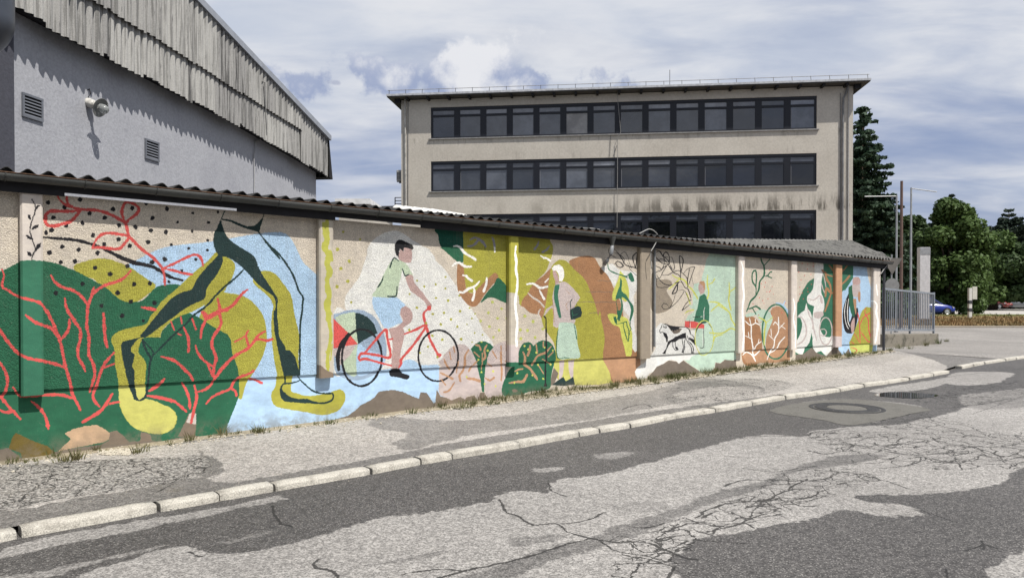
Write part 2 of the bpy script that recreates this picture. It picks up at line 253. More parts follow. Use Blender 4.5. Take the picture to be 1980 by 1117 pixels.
MURAL = r"""
P b X:248,520 262,505 300,485 330,476 400,468 440,462 480,455 500,452 530,449 552,452 568,470 585,505 600,520 615,535 630,560 640,700 640,860 433,866 430,700 300,580
p c X:640,400 1270,400 1270,800 640,800
P b X:640,722 690,716 757,712 776,698 801,695 824,703 849,707 X:860,760 856,790 X:640,860
p b H:-80,640 300,625 700,600 1118,570 1118,900 1150,950 -80,1100
P y A:545,715 620,680 720,655 820,660 900,690 960,715 1100,810 1160,860 1090,930 1000,985 920,985 850,960 780,900 700,810 600,780
P g A:-200,800 0,750 70,720 160,675 240,662 330,672 430,695 520,730 620,775 720,830 800,880 860,935 930,975 1000,978 1060,965 1110,920 1160,870 1230,850 X:345,550 358,560 345,600 300,640 250,700 300,860 250,900 -60,960
P y X:396,590 415,572 427,565 445,567 467,571 485,581 498,594 507,607 513,625 516,655 511,680 500,705 488,723 477,742 464,772 440,700 380,650
p g X:250,640 310,652 313,640 340,612 350,605 358,602 366,605 380,611 420,636 440,646 446,656 449,682 460,712 464,740 464,763 458,781 451,798 441,822 433,850 433,880 250,890
P y D:60,240 70,200 110,165 200,135 330,105 C:355,1010 400,960 440,900 490,850 560,795 680,680 800,580 870,512 930,535 960,550 1015,600 1000,690 960,760 930,815 870,850 780,915 700,960 640,985 570,1010 480,1080 D:445,170 440,205 320,210 290,240 270,320 310,370 330,420 325,500 320,600 330,680 380,690 450,720 520,750 565,800 572,840 550,900 500,940 420,955 330,940 250,910 200,870 160,810 130,740 125,700 118,580 110,520 88,400 85,300
p y2 D:118,585 200,580 328,575 330,680 380,690 450,720 520,750 560,792 572,835 550,900 500,940 420,955 330,940 250,910 200,870 160,810 132,740 125,700
P y E:470,690 540,690 600,720 640,770 700,850 735,920 750,1020 770,1117 F:765,200 760,400 765,530 720,545 710,600 705,670 760,690 850,710 1000,690 1070,665 1110,655 1150,680 1160,720 1140,780 1100,830 1030,860 960,870 850,850 700,825 600,805 560,780 540,730 545,680 575,630 580,520 560,420 540,250 535,100 545,0 E:560,1050 575,1000 555,940 500,880 440,830 400,790 395,750
P d E:160,168 125,245 128,275 160,365 210,430 300,490 390,545 425,590 440,640 480,720 540,810 590,890 612,925 600,960 575,905 500,850 440,800 380,735 320,670 240,605 190,575 135,562 100,550 70,500 55,440 65,360 90,310 118,245 150,170
P d E:560,860 612,925 607,1000 607,1117 580,1117 592,1000 590,940
p d F:553,0 578,0 590,100 600,220 650,300 655,330 690,330 730,380 760,480 770,540 640,545 615,440 585,300 565,200 555,100
P d C:885,530 917,540 915,600 870,690 800,780 780,865 700,905 620,950 540,1010 470,1060 370,1130 310,1130 380,1040 440,960 520,870 600,820 680,795 720,720 800,620 860,560
p d D:440,0 600,0 540,50 450,110 370,180 320,212 290,208 285,190 330,140
p d D:290,205 250,235 215,285 215,320 240,335 235,380 220,430 240,460 240,560 258,650 275,690 240,680 205,600 175,500 150,380 133,265 150,240
S d 14 D:240,680 275,695 315,680 335,650 345,560 355,420 365,370 330,310 300,225
S d 9 D:300,225 370,300 385,335 372,370
S d 12 C:1100,620 1037,690 930,780 850,860 820,900 760,950 690,1000 640,1060 D:540,190 460,270 385,345
p d E:490,185 497,195 475,270 450,355 420,345 330,320 270,295 200,262 130,250 130,235 220,250 300,285 350,303 410,298 450,265 480,230
S d 13 E:450,355 520,450 600,520 660,590 720,680 760,760 790,850 830,915 828,960 815,1117
P d E:490,400 600,530 640,590 600,560 510,450
S d 12 F:790,0 775,150 770,535
S d 11 F:757,535 780,575 850,640 900,675 970,690 1050,690 1058,710 1045,745 1000,765 940,770 700,755 640,740 622,700 622,650 640,612 700,605 760,590 785,578
S d 12 F:655,540 655,610
p d F:622,645 650,680 700,720 760,735 840,735 900,755 960,770 900,772 700,760 640,745 620,720
S k 18 A:325,497 420,505 540,515 640,535 740,570 800,595 900,650 1000,690 1120,712 1200,750 1290,800
S k 16 C:0,490 200,570 300,600 370,615 440,655 500,695 560,715 610,727
S k 9 A:235,210 262,260 260,320 230,400 222,450 245,510 260,560 300,620
D k 19 A:357,237 597,217 480,273 397,350 668,320 780,352 383,443 343,461 493,410 614,392 693,482 463,567 367,611 585,589 725,612 559,676 452,684 708,723 820,770 841,287 985,280 1136,355 886,408 1008,421 1123,445 1235,458 883,513 776,549 966,561 1104,533 949,711 1117,840 998,846 877,910 974,975 1132,682 1227,660 417,911 615,842 756,1007 912,1080 1150,985 1089,243 1243,285
D k 13 C:330,133 489,175 690,209 884,201 809,281 572,279 378,249 366,341 481,355 685,349 347,432 523,453 803,418 657,481 802,494 375,587 473,566 713,566 605,650 505,737 393,901 306,1037 146,1000 358,749 211,889 110,823 51,678 235,757 246,317 120,303 118,411 203,462
D k 12 B:827,37 967,70
S r 17 A:425,185 450,225 500,262 540,275 600,290 680,293 760,305 840,335 900,370 935,395 945,430 960,485 1000,530 1060,590 1130,640 1180,690 1210,730 1225,790 1228,850
S r 17 A:495,190 505,250 540,275
S r 20 A:600,293 550,303 450,303 380,303 345,325 338,370 350,405 400,412 460,400 530,375 570,335 600,293
S r 17 A:935,395 910,330 912,280 940,235 1000,250 1035,285 1010,330 960,365 935,395
S r 17 A:690,570 720,510 760,475 820,465 890,475 960,490 930,540 900,575 860,585 800,578 740,572 690,575
S r 15 C:455,635 550,595 640,550 700,530 740,540 760,575 768,615
S r 15 C:455,635 540,650 610,670 685,680
S r 15 A:15,735 30,780 15,860 60,890 120,930 200,950 260,970 310,1000 340,1040 380,1117
S r 17 B:320,0 360,90 400,190 420,270 440,370 470,470 490,560 520,620 545,675
S r 17 A:380,780 410,830 470,870 540,890 600,930 640,980 655,1010
S r 18 A:975,745 920,800 860,830 790,850 720,890 690,920 665,980 650,1040 648,1117
S r 17 A:700,870 680,920
S r 16 A:483,950 495,1020 540,1090 560,1117
S r 16 B:450,0 500,70 540,130 540,200 525,260 530,320 560,370 575,410
S r 16 B:595,0 585,100 600,180 600,300 630,360 640,430 625,490 608,550
S r 16 B:770,285 720,340 690,390 665,460 645,530 630,570 640,610 675,650
S r 15 B:705,385 770,360
S r 17 B:700,20 705,130 712,200 725,250
S r 17 A:768,1060 775,1117
S r 17 B:175,35 230,75 290,100 350,125 400,190
S r 16 B:470,60 465,120 440,165 405,200
S r 17 B:-60,60 0,135 60,220 130,295 200,325 290,342 370,360 440,385
S r 16 B:0,350 40,420 50,490 30,560 0,590
S r 16 B:90,520 140,575 280,572 400,570 470,585 510,600
S r 16 B:-20,550 20,600 60,650 100,690 140,735
S r 15 B:-20,665 40,688 100,678
S r 16 B:215,615 270,660 310,720 330,800
S r 18 B:760,565 720,630 680,680 620,720 560,755
S r 17 B:745,630 805,618
S r 17 B:1110,460 1070,505 1010,545
S r 16 B:1000,575 1080,590 1180,615
S r 17 D:345,658 420,668 520,690 570,715 645,780
S r 18 D:445,355 500,370 560,395 620,450 670,500 690,540
S r 17 D:610,560 640,610 665,680 672,755
S r 17 D:705,580 722,640 720,700 700,780 680,870
S r 15 D:720,630 780,615 830,580 855,530
S r 19 D:1037,345 980,380 920,440 860,520 845,500 855,420 870,370 850,310 835,260 850,200 890,140 910,90 890,30
S r 16 D:710,270 730,330 780,390 840,430
S r 15 D:520,85 545,150
S r 15 D:575,180 600,190
S r 15 D:597,50 605,100
S r 17 D:620,130 650,200 658,260 655,320
S r 17 D:685,65 712,145
S r 17 D:750,215 760,140 795,50 770,10
S r 17 D:795,50 880,10 960,0
S r 17 C:880,870 895,960 800,1020 760,970
S r 16 C:895,960 980,930 1040,860
S r 17 E:0,1095 50,1055 110,1040 190,1010 250,960 300,890 350,850
S r 17 E:95,925 110,1040 125,1130
S r 17 E:240,1300 330,1250
S r 19 F:0,430 60,550 130,480 200,405 260,360 340,315 390,260 430,205 480,175
S r 16 F:345,165 325,210 345,290 340,320
S r 16 F:400,250 440,240 500,250 548,235
S r 17 F:0,775 50,720 130,680 200,650 230,590 280,550 340,530 390,500
S r 16 F:200,645 240,670 252,710
S r 16 F:345,565 400,575 465,605
S r 16 C:295,933 340,945 400,952
S r 16 A:1060,1018 1110,1025 1160,1035
p oc B:-60,945 60,930 150,1000 200,1005 400,950 480,935 700,905 900,885 1000,880 1100,885 1152,870 D:620,975 710,965 860,985 1040,950 1040,1100 0,1117 B:0,1117 -60,1100
p ol B:70,900 90,850 110,828 160,850 200,870 260,895 320,915 375,960 300,990 150,1000 140,960 60,935
p tan B:440,830 500,800 560,785 650,772 690,790 745,825 740,870 700,890 600,910 470,935 390,955 480,870
p cd B:745,822 790,810 830,840 875,890 820,905 690,905 735,880
p cd B:955,820 1020,835 1030,880 950,885
p cd D:575,975 600,930 640,850 660,800 690,780 722,800 722,860 710,970
p lt D:645,865 665,800 690,782 722,798 720,880
S r 17 D:715,700 700,780 680,870
D o 20 G:268,418 382,534 300,605 368,729 262,783 262,1005
D o 13 G:325,246 490,320 638,578 529,705 540,839 402,935
P w G:600,345 690,275 780,240 860,238 940,280 1010,330 1090,380 1180,440 1250,530 1330,620 1400,690 1440,760 1480,870 1523,940 J:350,70 400,140 440,210 480,300 530,360 580,440 560,560 400,600 100,625 H:960,560 900,522 830,515 760,560 640,596 400,612 205,626 205,100 G:355,1020 340,980 340,900 360,850 420,770 480,690 520,580 560,460
p oc H:180,1040 330,1000 400,950 440,910 520,870 560,840 600,790 720,775 800,790 900,835 945,850 960,795 1010,800 1030,825 1050,860 1075,892 1105,870 1118,800 1118,1000 200,1100
P gp G:640,330 700,270 780,240 860,238 940,280 1010,330 1080,372 1000,350 800,330
P w G:600,345 690,275 780,240 860,238 940,280 1010,330 1090,380 1180,440 1100,600 700,600 560,460
P gb H:190,150 260,110 340,88 430,85 500,110 560,160 600,220 640,300 660,420 640,540 600,610 520,665 430,690 340,690 270,660 210,600 205,400
P m H:215,155 300,115 390,110 400,250 412,378 300,260
p d H:388,112 430,115 500,150 550,205 580,285 412,378 395,250
p r H:180,140 320,275 412,380 200,418
P pk H:205,425 412,385 380,450 300,560 260,560 220,500
P m H:412,385 412,640 350,650 290,600 270,550 340,480
P b H:412,385 500,430 640,480 640,540 560,610 412,645
P gb H:430,370 560,300 610,360 645,450 540,425 450,400
S gb 16 H:205,150 270,115 340,98 430,95 500,120 560,170 600,230
P k G:880,320 930,340 1000,375 1015,405 1000,422 960,405 920,400 910,445 890,430 882,410 870,440 880,470 868,500 845,475 828,420 830,370 850,335
P sk G:885,415 915,440 920,400 960,405 995,420 1000,450 998,500 990,545 960,550 930,545 880,530 865,510 870,460
P m G:770,570 800,520 830,495 870,520 930,550 960,580 990,640 1010,665 935,685 920,640 905,610 890,690 870,760 845,890 760,890 610,875 640,820 690,720
P sk G:935,685 1000,665 1020,740 1060,790 1110,850 1160,920 1195,960 1180,1000 1150,1000 1130,940 1060,880 990,830 965,790
P b G:612,885 760,892 850,890 900,930 940,975 880,1030 890,1090 H:800,200 760,205 700,235 640,240 590,150 545,70 535,10
P sk H:820,50 870,90 885,140 870,190 830,220 800,240 815,280 800,370 780,450 770,590 705,590 705,480 710,380 690,290 680,245 740,235 800,180 775,120 780,80
P k H:695,595 770,592 800,630 860,650 865,670 840,688 760,665 700,660 690,640
S d 10 G:865,530 825,500 800,540 780,600
S d 10 G:717,683 700,735 663,788
S d 10 G:903,608 932,678 965,665
S d 11 G:852,782 838,875 757,877
C k 15 H:445,498 172,245 -62
C k 13 H:1105,480 172,220 0
S k 26 H:330,290 270,380 238,480 245,600
D r 24 H:1027,70
S r 17 H:1027,70 980,115 990,190 1000,215 1030,330 1060,390 1105,475
D r 22 H:1110,475
S r 17 H:815,292 900,260 1000,215 960,290 880,400 780,520 785,550 765,580
S r 17 H:700,565 600,540 470,505 430,520 420,490 435,465 470,460 580,475 690,490 665,330 648,255 560,350 470,455
S r 17 H:680,340 710,335
D o 13 H:920,66 1057,120 1155,110 1293,97 1214,167 1127,209 1270,229 1303,337 1140,342 1055,308 855,258 1015,402 943,455 1165,475 1190,5 354,19 1330,400 1000,200 1097,490
D o 12 G:1049,724 1120,782 1231,760 1327,689 1326,800 1234,894 1353,920 975,855 1045,989 1470,1025 1464,870 1200,1050 1311,1040 1381,1100
D o 10 J:93,127 251,110 162,190 63,238 226,262 320,236 369,180 395,322 266,382 77,388 369,412 345,78 400,135 455,205 473,340 135,5
P c I:-10,230 5,240 40,380 100,460 180,530 245,585 250,640 245,850 200,800 100,660 0,540
P gd I:5,240 310,250 312,440 308,600 245,590 180,535 100,465 50,390 40,300
P g I:60,440 310,440 308,600 245,590 180,535 100,465
p y I:308,200 815,300 815,915 760,850 700,775 660,715 600,760 540,820 470,880 430,930 370,925 345,890 330,800 315,640
P br I:250,620 310,640 330,800 350,900 410,935 480,870 600,750 660,710 690,770 620,850 540,950 490,1030 440,1075 380,1070 320,1010 270,940 245,850
P g I:695,765 815,915 815,1035 740,1025 650,985 580,980 500,1035 560,930 640,840
S ww 21 I:210,425 250,425 285,445 320,490 370,525 410,545 445,575
S gp 20 I:362,425 410,420 445,395 470,360
S gp 20 I:388,355 430,332 470,345 510,370 540,405 555,432
S gp 20 I:622,330 640,370 650,435
S ww 20 I:650,440 652,485
S ww 20 I:195,640 230,605 265,600 300,625 340,645 400,645
S ww 22 I:308,738 340,745 370,775 408,800
S ww 20 I:485,805 450,845 410,870 370,880 340,905 310,925 270,918
S ww 20 I:425,875 432,930 412,1010
S ww 20 I:565,765 560,830 530,915
S k 8 I:545,425 545,468
S k 8 I:1000,475 1000,515
D ye 16 J:530,125 660,85 620,180 570,20 540,260 635,295 580,365 455,205 710,180
p c X:1000,420 1250,420 1250,780 1000,780
D ye 17 J:845,292 915,298 888,158 968,210 848,378 1065,283 988,368
P y I:915,300 1200,310 1250,370 1280,430 1275,510 1240,600 1200,700 1100,800 1030,900 960,1000 915,1040
P br I:1270,660 1180,740 1100,800 1040,870 1010,930 950,1000 935,1070 J:880,70 930,120 1000,140 1030,140 1060,200 1110,300 1130,100 I:1300,800
S gp 18 I:1125,375 1110,420 1078,460
S gp 18 I:1240,425 1210,465 1165,490
S ww 18 I:1148,528 1180,550 1210,555 1250,582
S ww 20 I:998,835 1030,828 1070,830 1110,855 1150,875 1225,858
S ww 18 I:1230,775 1195,812
S ww 18 I:1135,900 1160,950 1188,998
S lt 15 I:1010,930 1060,975 1130,1020 1185,1080
S lt 13 J:1040,90 1020,130 1040,180
P y K:310,440 380,385 440,390 500,430 560,500 640,570 710,660 750,760 790,860 820,950 850,1060 L:870,0 885,120 915,250 925,370 905,550 950,650 1000,750 1045,870 590,895 400,850 330,690 335,500 310,380 250,290 190,190 170,90 K:190,1050 220,900 250,700 280,500
p y2 L:330,600 900,570 950,650 1000,750 1045,880 590,895 400,860 330,690
P br K:495,410 560,370 640,345 740,340 810,370 850,440 900,510 960,570 1000,640 1030,720 1060,760 1110,880 1140,1000 1160,1117 L:1180,200 1300,400 1350,530 1370,650 1310,740 1310,880 1045,870 1000,750 950,650 905,550 925,370 915,250 885,120 870,0 K:850,1060 820,950 790,860 750,760 710,660 640,570 560,500
p br2 L:905,570 1365,560 1372,650 1315,740 1310,880 1045,875 1000,750 950,650
p c K:1130,520 1360,520 1360,1117 L:1362,480 1310,490 1290,500 1150,1 K:1150,900
P w K:890,490 960,450 1020,430 1060,470 1110,510 1200,520 1300,540 1310,620 1320,700 1300,770 1270,830 1280,900 1270,1000 1280,1117 L:1290,250 1320,350 1330,420 1310,490 1290,500 1260,460 1250,300 1230,100 1160,0 K:1150,900 1200,880 1210,750 1180,620 1100,560 1050,700 1020,680 960,570
P yl K:1110,515 1150,560 1190,640 1215,740 1215,850 1180,890 1090,830 1060,880 1020,870 1015,810 1040,730 1080,640 1100,580
P yl L:960,50 1030,40 1100,60 1200,100 1220,170 1255,270 1255,470 1240,548 1185,548 1160,440 1130,330 1100,200 1040,180 990,130
P g2 K:1115,600 1135,640 1130,760 1180,800 1220,870 1270,940 1275,1000 1240,1117 1220,1117 1240,980 1200,880 1130,830 1140,900 1145,980 1100,1117 1070,1100 1120,960 1110,850 1055,860 1080,760 1105,700
P g2 K:1205,560 1240,535 1270,590 1285,640 1250,655 1215,610
P w K:1270,580 1300,540 1308,560 1280,610
S g 9 K:1000,520 1090,560 1190,585 M:-40,640
S g2 10 K:960,430 975,500 1030,540 1120,570 1200,600
S g 7 K:1060,870 1075,960 1080,1040 1110,1117
P g L:1030,80 1060,70 1075,130 1070,165 1050,150
P g L:1080,0 1110,0 1115,60 1095,140 1085,100
S g 8 L:1060,165 1140,150 1185,135 1195,190 1215,240 1205,370 1150,190 1150,150
S g 8 L:1215,260 1245,220 1230,190 1235,100 1260,0
S g 6 L:1205,370 1228,262
S k 6 K:1040,300 1100,320 1160,380 1150,430
S k 9 K:1030,250 1090,310 1140,390 1180,450 1260,475 1310,490 1355,550
S k 10 K:1045,440 1080,405 1130,430 1150,460 1110,480 1075,465 1060,430
S k 9 K:1295,480 1265,390 1262,350 1312,300 1310,380 1298,480
S k 4 K:1100,340 1160,290 1200,340 1220,420 1250,490
S k 4 K:1200,420 1230,500 1290,560 1350,610
S k 5 K:980,240 970,300 1000,330 1060,360
S cd 5 K:840,640 900,632 960,645 1000,640
S cd 5 K:700,765 780,772 860,768 960,775 1020,768
S cd 5 K:610,895 720,888 820,898 900,890 1000,897 1110,892
S cd 5 K:730,1030 800,1018 850,1022
S cd 5 K:1280,770 1335,775
S cd 5 K:1290,900 1340,895
S cd 5 L:1290,30 1340,25
S cd 4 L:960,160 1000,180
P ww K:290,490 320,455 380,442 420,475 440,540 437,600 412,648 380,645 375,570 340,515 310,520
P sk K:303,520 335,515 362,570 380,645 372,680 330,682 332,640 312,590
P pk K:330,690 385,660 450,650 520,700 580,770 630,840 590,900 560,960 520,1000 520,1117 L:510,100 580,115 560,160 470,150 350,210 310,190 310,60 K:290,960 220,1040 190,1070 230,970 300,930 300,820
P g2 K:330,690 385,680 365,800 380,920 405,1080 380,1085 345,960 318,850
S br 5 K:300,860 310,1000 320,1117 L:320,150
S br 4 K:455,740 510,800
S br 4 K:500,880 460,930 485,990
P m2 L:370,230 385,150 480,145 560,160 590,250 600,400 630,560 500,578 360,572 355,400
p d K:510,980 600,940 635,950 655,1020 640,1070 560,1100 522,1105 510,1040
S d 9 K:520,975 513,890 535,860
S d 7 K:590,915 592,945
S g2 7 K:535,990 545,1050 600,1035
S g2 6 K:545,1050 535,1090
S g 8 L:367,230 348,400 362,570 440,565 500,570
S g 8 L:558,165 575,250 590,345
p pk L:390,598 455,592 445,700 430,790 400,838 385,820 395,700
p pk L:500,595 572,588 560,700 560,800 535,828 520,780 505,700
p oc L:325,685 385,755 330,880 260,920 280,860
p d L:300,895 380,835 440,795 470,850 560,795 580,890 440,905
P pk J:60,640 70,580 120,510 180,450 250,432 310,445 360,500 400,570 430,660 450,740 470,880 455,905
p pk J:55,650 430,640 450,740 475,880 455,905 455,950 430,980 400,930 320,950 305,1000 275,965 260,945 185,980 180,1015 135,1010 130,960 70,940 50,900
P pk J:580,450 640,420 720,400 790,440 840,475 820,580 790,640 740,650 600,640 510,640 530,520
p pk J:505,640 740,630 710,760 670,870 695,910 690,940 650,920 640,945 585,935 580,965 540,960 505,925 498,760
p cd J:30,880 70,945 130,960 180,985 260,950 310,975 320,955 400,935 430,985 460,910 500,905 505,930 540,965 585,940 640,950 690,945 690,1000 440,1040 135,1060 10,1080
p g J:355,480 400,430 450,403 500,405 550,430 580,460 540,510 520,570 510,650 500,760 497,905 475,900 460,780 430,660 400,570
P g J:840,470 880,420 920,410 950,420 970,450 1010,415 1060,395 1110,400 1160,440 1190,520 1190,600 1170,680 1150,780 1135,870 940,900 860,930 700,945 670,870 710,750 740,690 800,620
p cd J:770,880 800,870 830,890 810,905 780,905
C k 13 H:1105,480 172,220 0
S br2 16 J:70,715 120,740 190,775
S br2 14 J:75,780 120,835
S br2 13 J:205,810 150,890 100,905
S br2 15 J:190,460 200,510
S br2 15 J:150,510 162,580
S br2 15 J:95,580 120,640 160,680
S br2 17 J:335,490 300,550 300,620 290,690 255,740 265,800
S br2 14 J:235,600 225,715
S br2 14 J:420,600 380,640 345,700
S br2 22 J:330,770 390,775 455,795
S br2 17 J:405,440 440,450 455,490
S br2 16 J:515,440 490,490 500,560 470,590
S br2 14 J:470,520 470,680
S br2 16 J:390,510 440,555
S br2 15 J:655,450 655,600 670,680 665,790
S br2 15 J:570,500 610,570
S br2 17 J:510,765 555,790 595,760
S br2 14 J:795,470 700,600
S br2 14 J:770,535 825,555
S br2 14 J:710,410 705,495
S br2 14 J:520,620 570,650
S br2 19 J:940,445 935,490 915,545
S br2 19 J:1000,440 1010,520
S br2 19 J:870,510 890,560 890,630 940,665 980,720 1020,780
S br2 20 J:745,815 830,800 880,800 920,730
S br2 16 J:1145,455 1090,515 1010,550 965,640
S br2 17 J:1070,410 1070,460
S br2 17 J:1165,510 1120,555
S br2 15 J:800,700 840,680 875,675
S br2 15 J:1030,640 1080,720
S br2 15 J:1060,580 1155,630
D yl 11 J:885,450 920,483 1000,516 1085,465 1163,492 822,718 970,738 1078,772 1150,633 1025,636 795,813 523,495 432,585 472,708 462,410 325,755 585,700 610,845 500,825
S k 14 L:222,90 224,500 226,880
S k 18 L:200,70 212,85
p k L:215,870 235,870 250,912 205,912
p c X:1240,440 1445,440 1445,780 1240,780
P c2 M:280,620 350,700 500,700 560,760 480,850 560,1000 500,1117 280,1117
p m2 M:1065,350 1470,385 1470,1117 830,1117 840,850 850,760 950,740 960,660 980,600 1000,520 1020,430
p m2 N:770,0 1480,0 1480,700 1400,740 1330,750 1280,730 1220,780 1150,770 1140,840 1090,900 960,905 900,860 820,810 730,740 860,650 870,520 860,330 740,260 740,200 770,140 860,80
p oc N:250,960 310,900 360,830 450,790 520,745 630,760 660,792 720,745 820,815 900,865 960,910 1090,905 1145,845 1155,775 1220,785 1280,735 1400,745 1470,700 1470,1000 240,1010
P w N:400,240 440,245 600,300 750,290 800,340 870,340 880,540 920,570 920,650 830,690 800,740 720,740 660,790 630,755 520,740 450,790 360,830 310,900 260,920 220,980 140,1000 80,960 65,900 110,830 200,770 240,700 290,650 340,540 310,440 300,370 350,290
P oc N:480,255 540,280 640,300 690,320 650,370 580,385 540,340
p k N:420,245 470,250 540,275 640,288 740,290 785,315 805,350 810,400 795,380 780,330 740,298 650,300 640,340 620,320 610,350 590,325 580,360 560,330 545,345 520,300 480,265
p k N:430,360 480,380 500,430 495,490 480,500 470,450 445,410
p k N:740,370 745,440 690,450 640,460 600,495 540,500 510,540 480,600 465,655 435,655 440,630 470,590 500,490 560,455 600,425 640,410 700,380
S k 7 N:425,250 410,300 385,340 395,375 430,355
S k 8 N:445,265 440,295 480,305 470,270
S k 8 N:810,390 850,430 860,530 840,480 780,460 760,410
p k N:780,430 855,465 862,530 830,500 790,460
S k 9 N:745,440 720,500 725,570 700,640
S k 8 N:690,450 700,520 710,560 690,630
S k 9 N:770,480 820,530 845,590 830,645
S k 8 N:745,440 760,490 810,560 820,640
S k 8 N:560,500 570,570 600,605 640,600
p k N:600,560 625,560 645,600 620,605 595,575
S k 7 N:600,500 600,550 620,570
S k 12 N:430,645 465,655
S k 14 N:690,630 715,640
S k 14 N:820,645 845,640
p r N:730,212 850,215 990,260 990,312 800,308 725,290
p g2 M:925,930 990,890 1020,930 1058,1060 1055,1130 N:1058,50 1055,215 990,245 850,215 880,80 M:895,1100
P sk M:930,740 985,730 1000,800 990,880 940,905 915,850 910,780
P br2 M:945,722 985,720 1002,760 1000,830 985,840 975,790 940,760 920,740
S k 10 N:835,160 940,153
S ww 8 N:940,155 965,152
S k 6 N:792,195 792,295
S ww 6 N:800,230 800,310
S k 10 N:998,140 993,205
S ww 6 N:997,30 985,75 985,200
C yl 9 N:990,440 125,235 0
S k 10 N:878,370 895,310 920,270 960,240 1010,232
S k 9 N:1050,250 1085,300
S k 7 N:980,320 982,565 930,567
S ww 6 N:972,330 972,550
S k 7 N:835,323 900,323
S yl 15 M:1035,640 1030,760 1050,870 1030,960
S yl 13 M:1040,770 1100,740 1130,690
S yl 15 M:1060,1000 1140,1005 1200,1030 1300,1110
S yl 15 M:1325,740 1330,880 1320,980 1350,1117
S yl 13 M:1330,870 1400,820 1430,790
S yl 15 N:1080,80 1160,10 M:1200,1030
S yl 15 N:1180,0 1260,50 1330,100 1360,200 1400,260 1430,340 1350,310 1250,370 1150,380 1060,370
S yl 15 N:1240,395 1140,420 1110,490
S yl 13 N:730,110 770,80 850,60
S yl 16 M:560,640 620,680 680,690 740,730 770,790 820,830 880,920 900,960
S yl 14 M:510,830 570,780 640,710 670,680
S yl 15 M:750,880 780,970 800,1030
S k 9 M:255,310 300,350 350,420 420,480 500,500 540,560 580,610 650,640 668,680
S k 8 M:315,350 330,300 380,320 430,380 500,440 515,480 500,500
S k 6 M:320,350 390,315 430,390 500,400
S k 9 M:500,490 450,430 440,360 470,330 510,370 520,440 515,490
S k 7 M:380,450 400,420 440,430 450,480 430,540 400,580 340,600 330,650 340,690 390,680 430,600 480,520
S k 9 M:500,500 440,540 400,580
S k 7 M:270,420 320,510 390,540 410,570
S k 7 M:345,640 400,720 450,760 520,780 560,770
S k 6 M:345,690 350,790 400,810 500,800 560,770
S k 7 M:525,400 550,400 575,470 590,540 575,580
S k 6 M:520,410 520,480 560,570
S k 10 M:668,680 668,560 655,440 655,380 690,400 706,450 690,540 670,620
S k 7 M:420,640 500,640 560,605 640,580 700,620 750,670 770,720
S k 7 M:710,620 750,570 800,540 858,530 840,590 810,680 780,770
S k 9 M:790,545 780,620 760,720 770,790 760,810
S k 5 M:820,650 842,775
S k 9 M:668,700 690,740 730,810 770,830 790,880 810,950
S k 12 M:600,750 650,735 620,770 570,860 555,895 600,885 625,840 630,770
S k 7 M:600,750 680,735 700,750
S k 6 M:640,850 720,850 640,980 580,1040 520,1085 440,1100 415,1060 440,1020 480,1030 520,1085
S k 5 M:600,900 570,1000 520,1085
S k 7 M:730,860 760,920 790,990 815,970
S k 8 M:790,980 740,1030 690,1117
S k 7 M:790,1040 740,1080 N:690,70
p c X:1425,440 1545,440 1545,740 1425,740
P br X:1438,612 1445,611 1455,612 1465,620 1472,645 1474,680 X:1474,700 1438,700
P m2 O:270,600 330,570 400,600 430,650 400,720 370,850 350,880 330,760 310,670
P m2 O:185,620 230,600 280,610 230,635 190,640
P br2 O:400,590 450,545 500,560 550,620 575,720 570,850 540,950 500,1000 430,990 370,930 360,850 380,760 420,660
p br2 O:175,920 350,915 480,990 575,915 578,1010 450,1035 200,1035 172,980
S m 10 O:455,515 500,530 540,570 570,640 572,710
S b 11 O:510,545 540,450 560,310
S b 10 O:540,460 572,500
S b 11 O:575,290 572,250
S b 12 O:450,515 500,530 540,575 565,640 575,700
C g2 11 O:452,765 122,235 0
S g 11 O:195,590 215,540 230,500 270,460 300,400 310,330 345,280 345,200 325,160 318,120
S g 9 O:345,195 395,140
S g 9 O:275,450 275,380 245,330 245,260 270,235 280,280 275,370
S g 9 O:345,285 375,285 400,250 450,255 450,290 410,300 370,280
S g 11 O:200,570 240,560 275,545 315,572
S g 11 O:245,560 275,612
D r 5 O:322,350 350,379 358,340 415,375 490,350 533,385 520,320 462,300 437,313 555,260 550,200 517,210 490,225 395,232 442,190 440,435 470,420 392,420 380,480 335,495 345,520 250,525 420,560 460,480 520,470 300,620 320,680 400,410 500,400 475,350 430,440 560,330 370,420 305,470 540,460 410,610 500,600 530,520
S ww 8 O:170,965 200,940 250,965 280,1020
S ww 8 O:220,650 235,720 235,800 250,900 265,970 320,925
S ww 7 O:180,670 230,710 270,690 305,705
S ww 7 O:270,655 272,690
S ww 7 O:185,800 245,830
S ww 7 O:210,770 215,810
S ww 7 O:258,930 280,880 320,850
S ww 7 O:302,830 295,860
S ww 8 O:380,1005 400,950 430,890 440,820 470,760 470,640
S ww 7 O:425,705 440,680 470,710
S ww 7 O:475,740 520,690
S ww 7 O:490,710 528,740
S ww 8 O:400,950 450,920 480,860 525,810
S ww 7 O:390,795 435,840
S ww 7 O:405,740 410,800
S yl 10 O:345,880 350,760 360,680 300,640
S yl 8 O:360,690 420,640
p g2 X:1537,596 1560,544 X:1595,505 1625,505 1625,690 1540,690
P c X:1500,500 1575,500 X:1578,536 1570,540 1562,546 1556,556 1548,566 1541,571 1500,580
D r 5 Q:50,175 98,182 145,175 125,270 40,320 30,380 95,225 95,390 50,430 70,280 20,250 145,200 130,355 20,500 60,480 100,420 130,440 30,440
P w Q:165,170 230,175 225,280 215,340 215,430 235,480 240,560 210,650 205,740 240,800 290,810 345,770 345,880 320,930 265,975 220,930 180,945 140,880 140,820 130,780 130,700 150,560 155,545 100,520 92,460 140,400 155,280
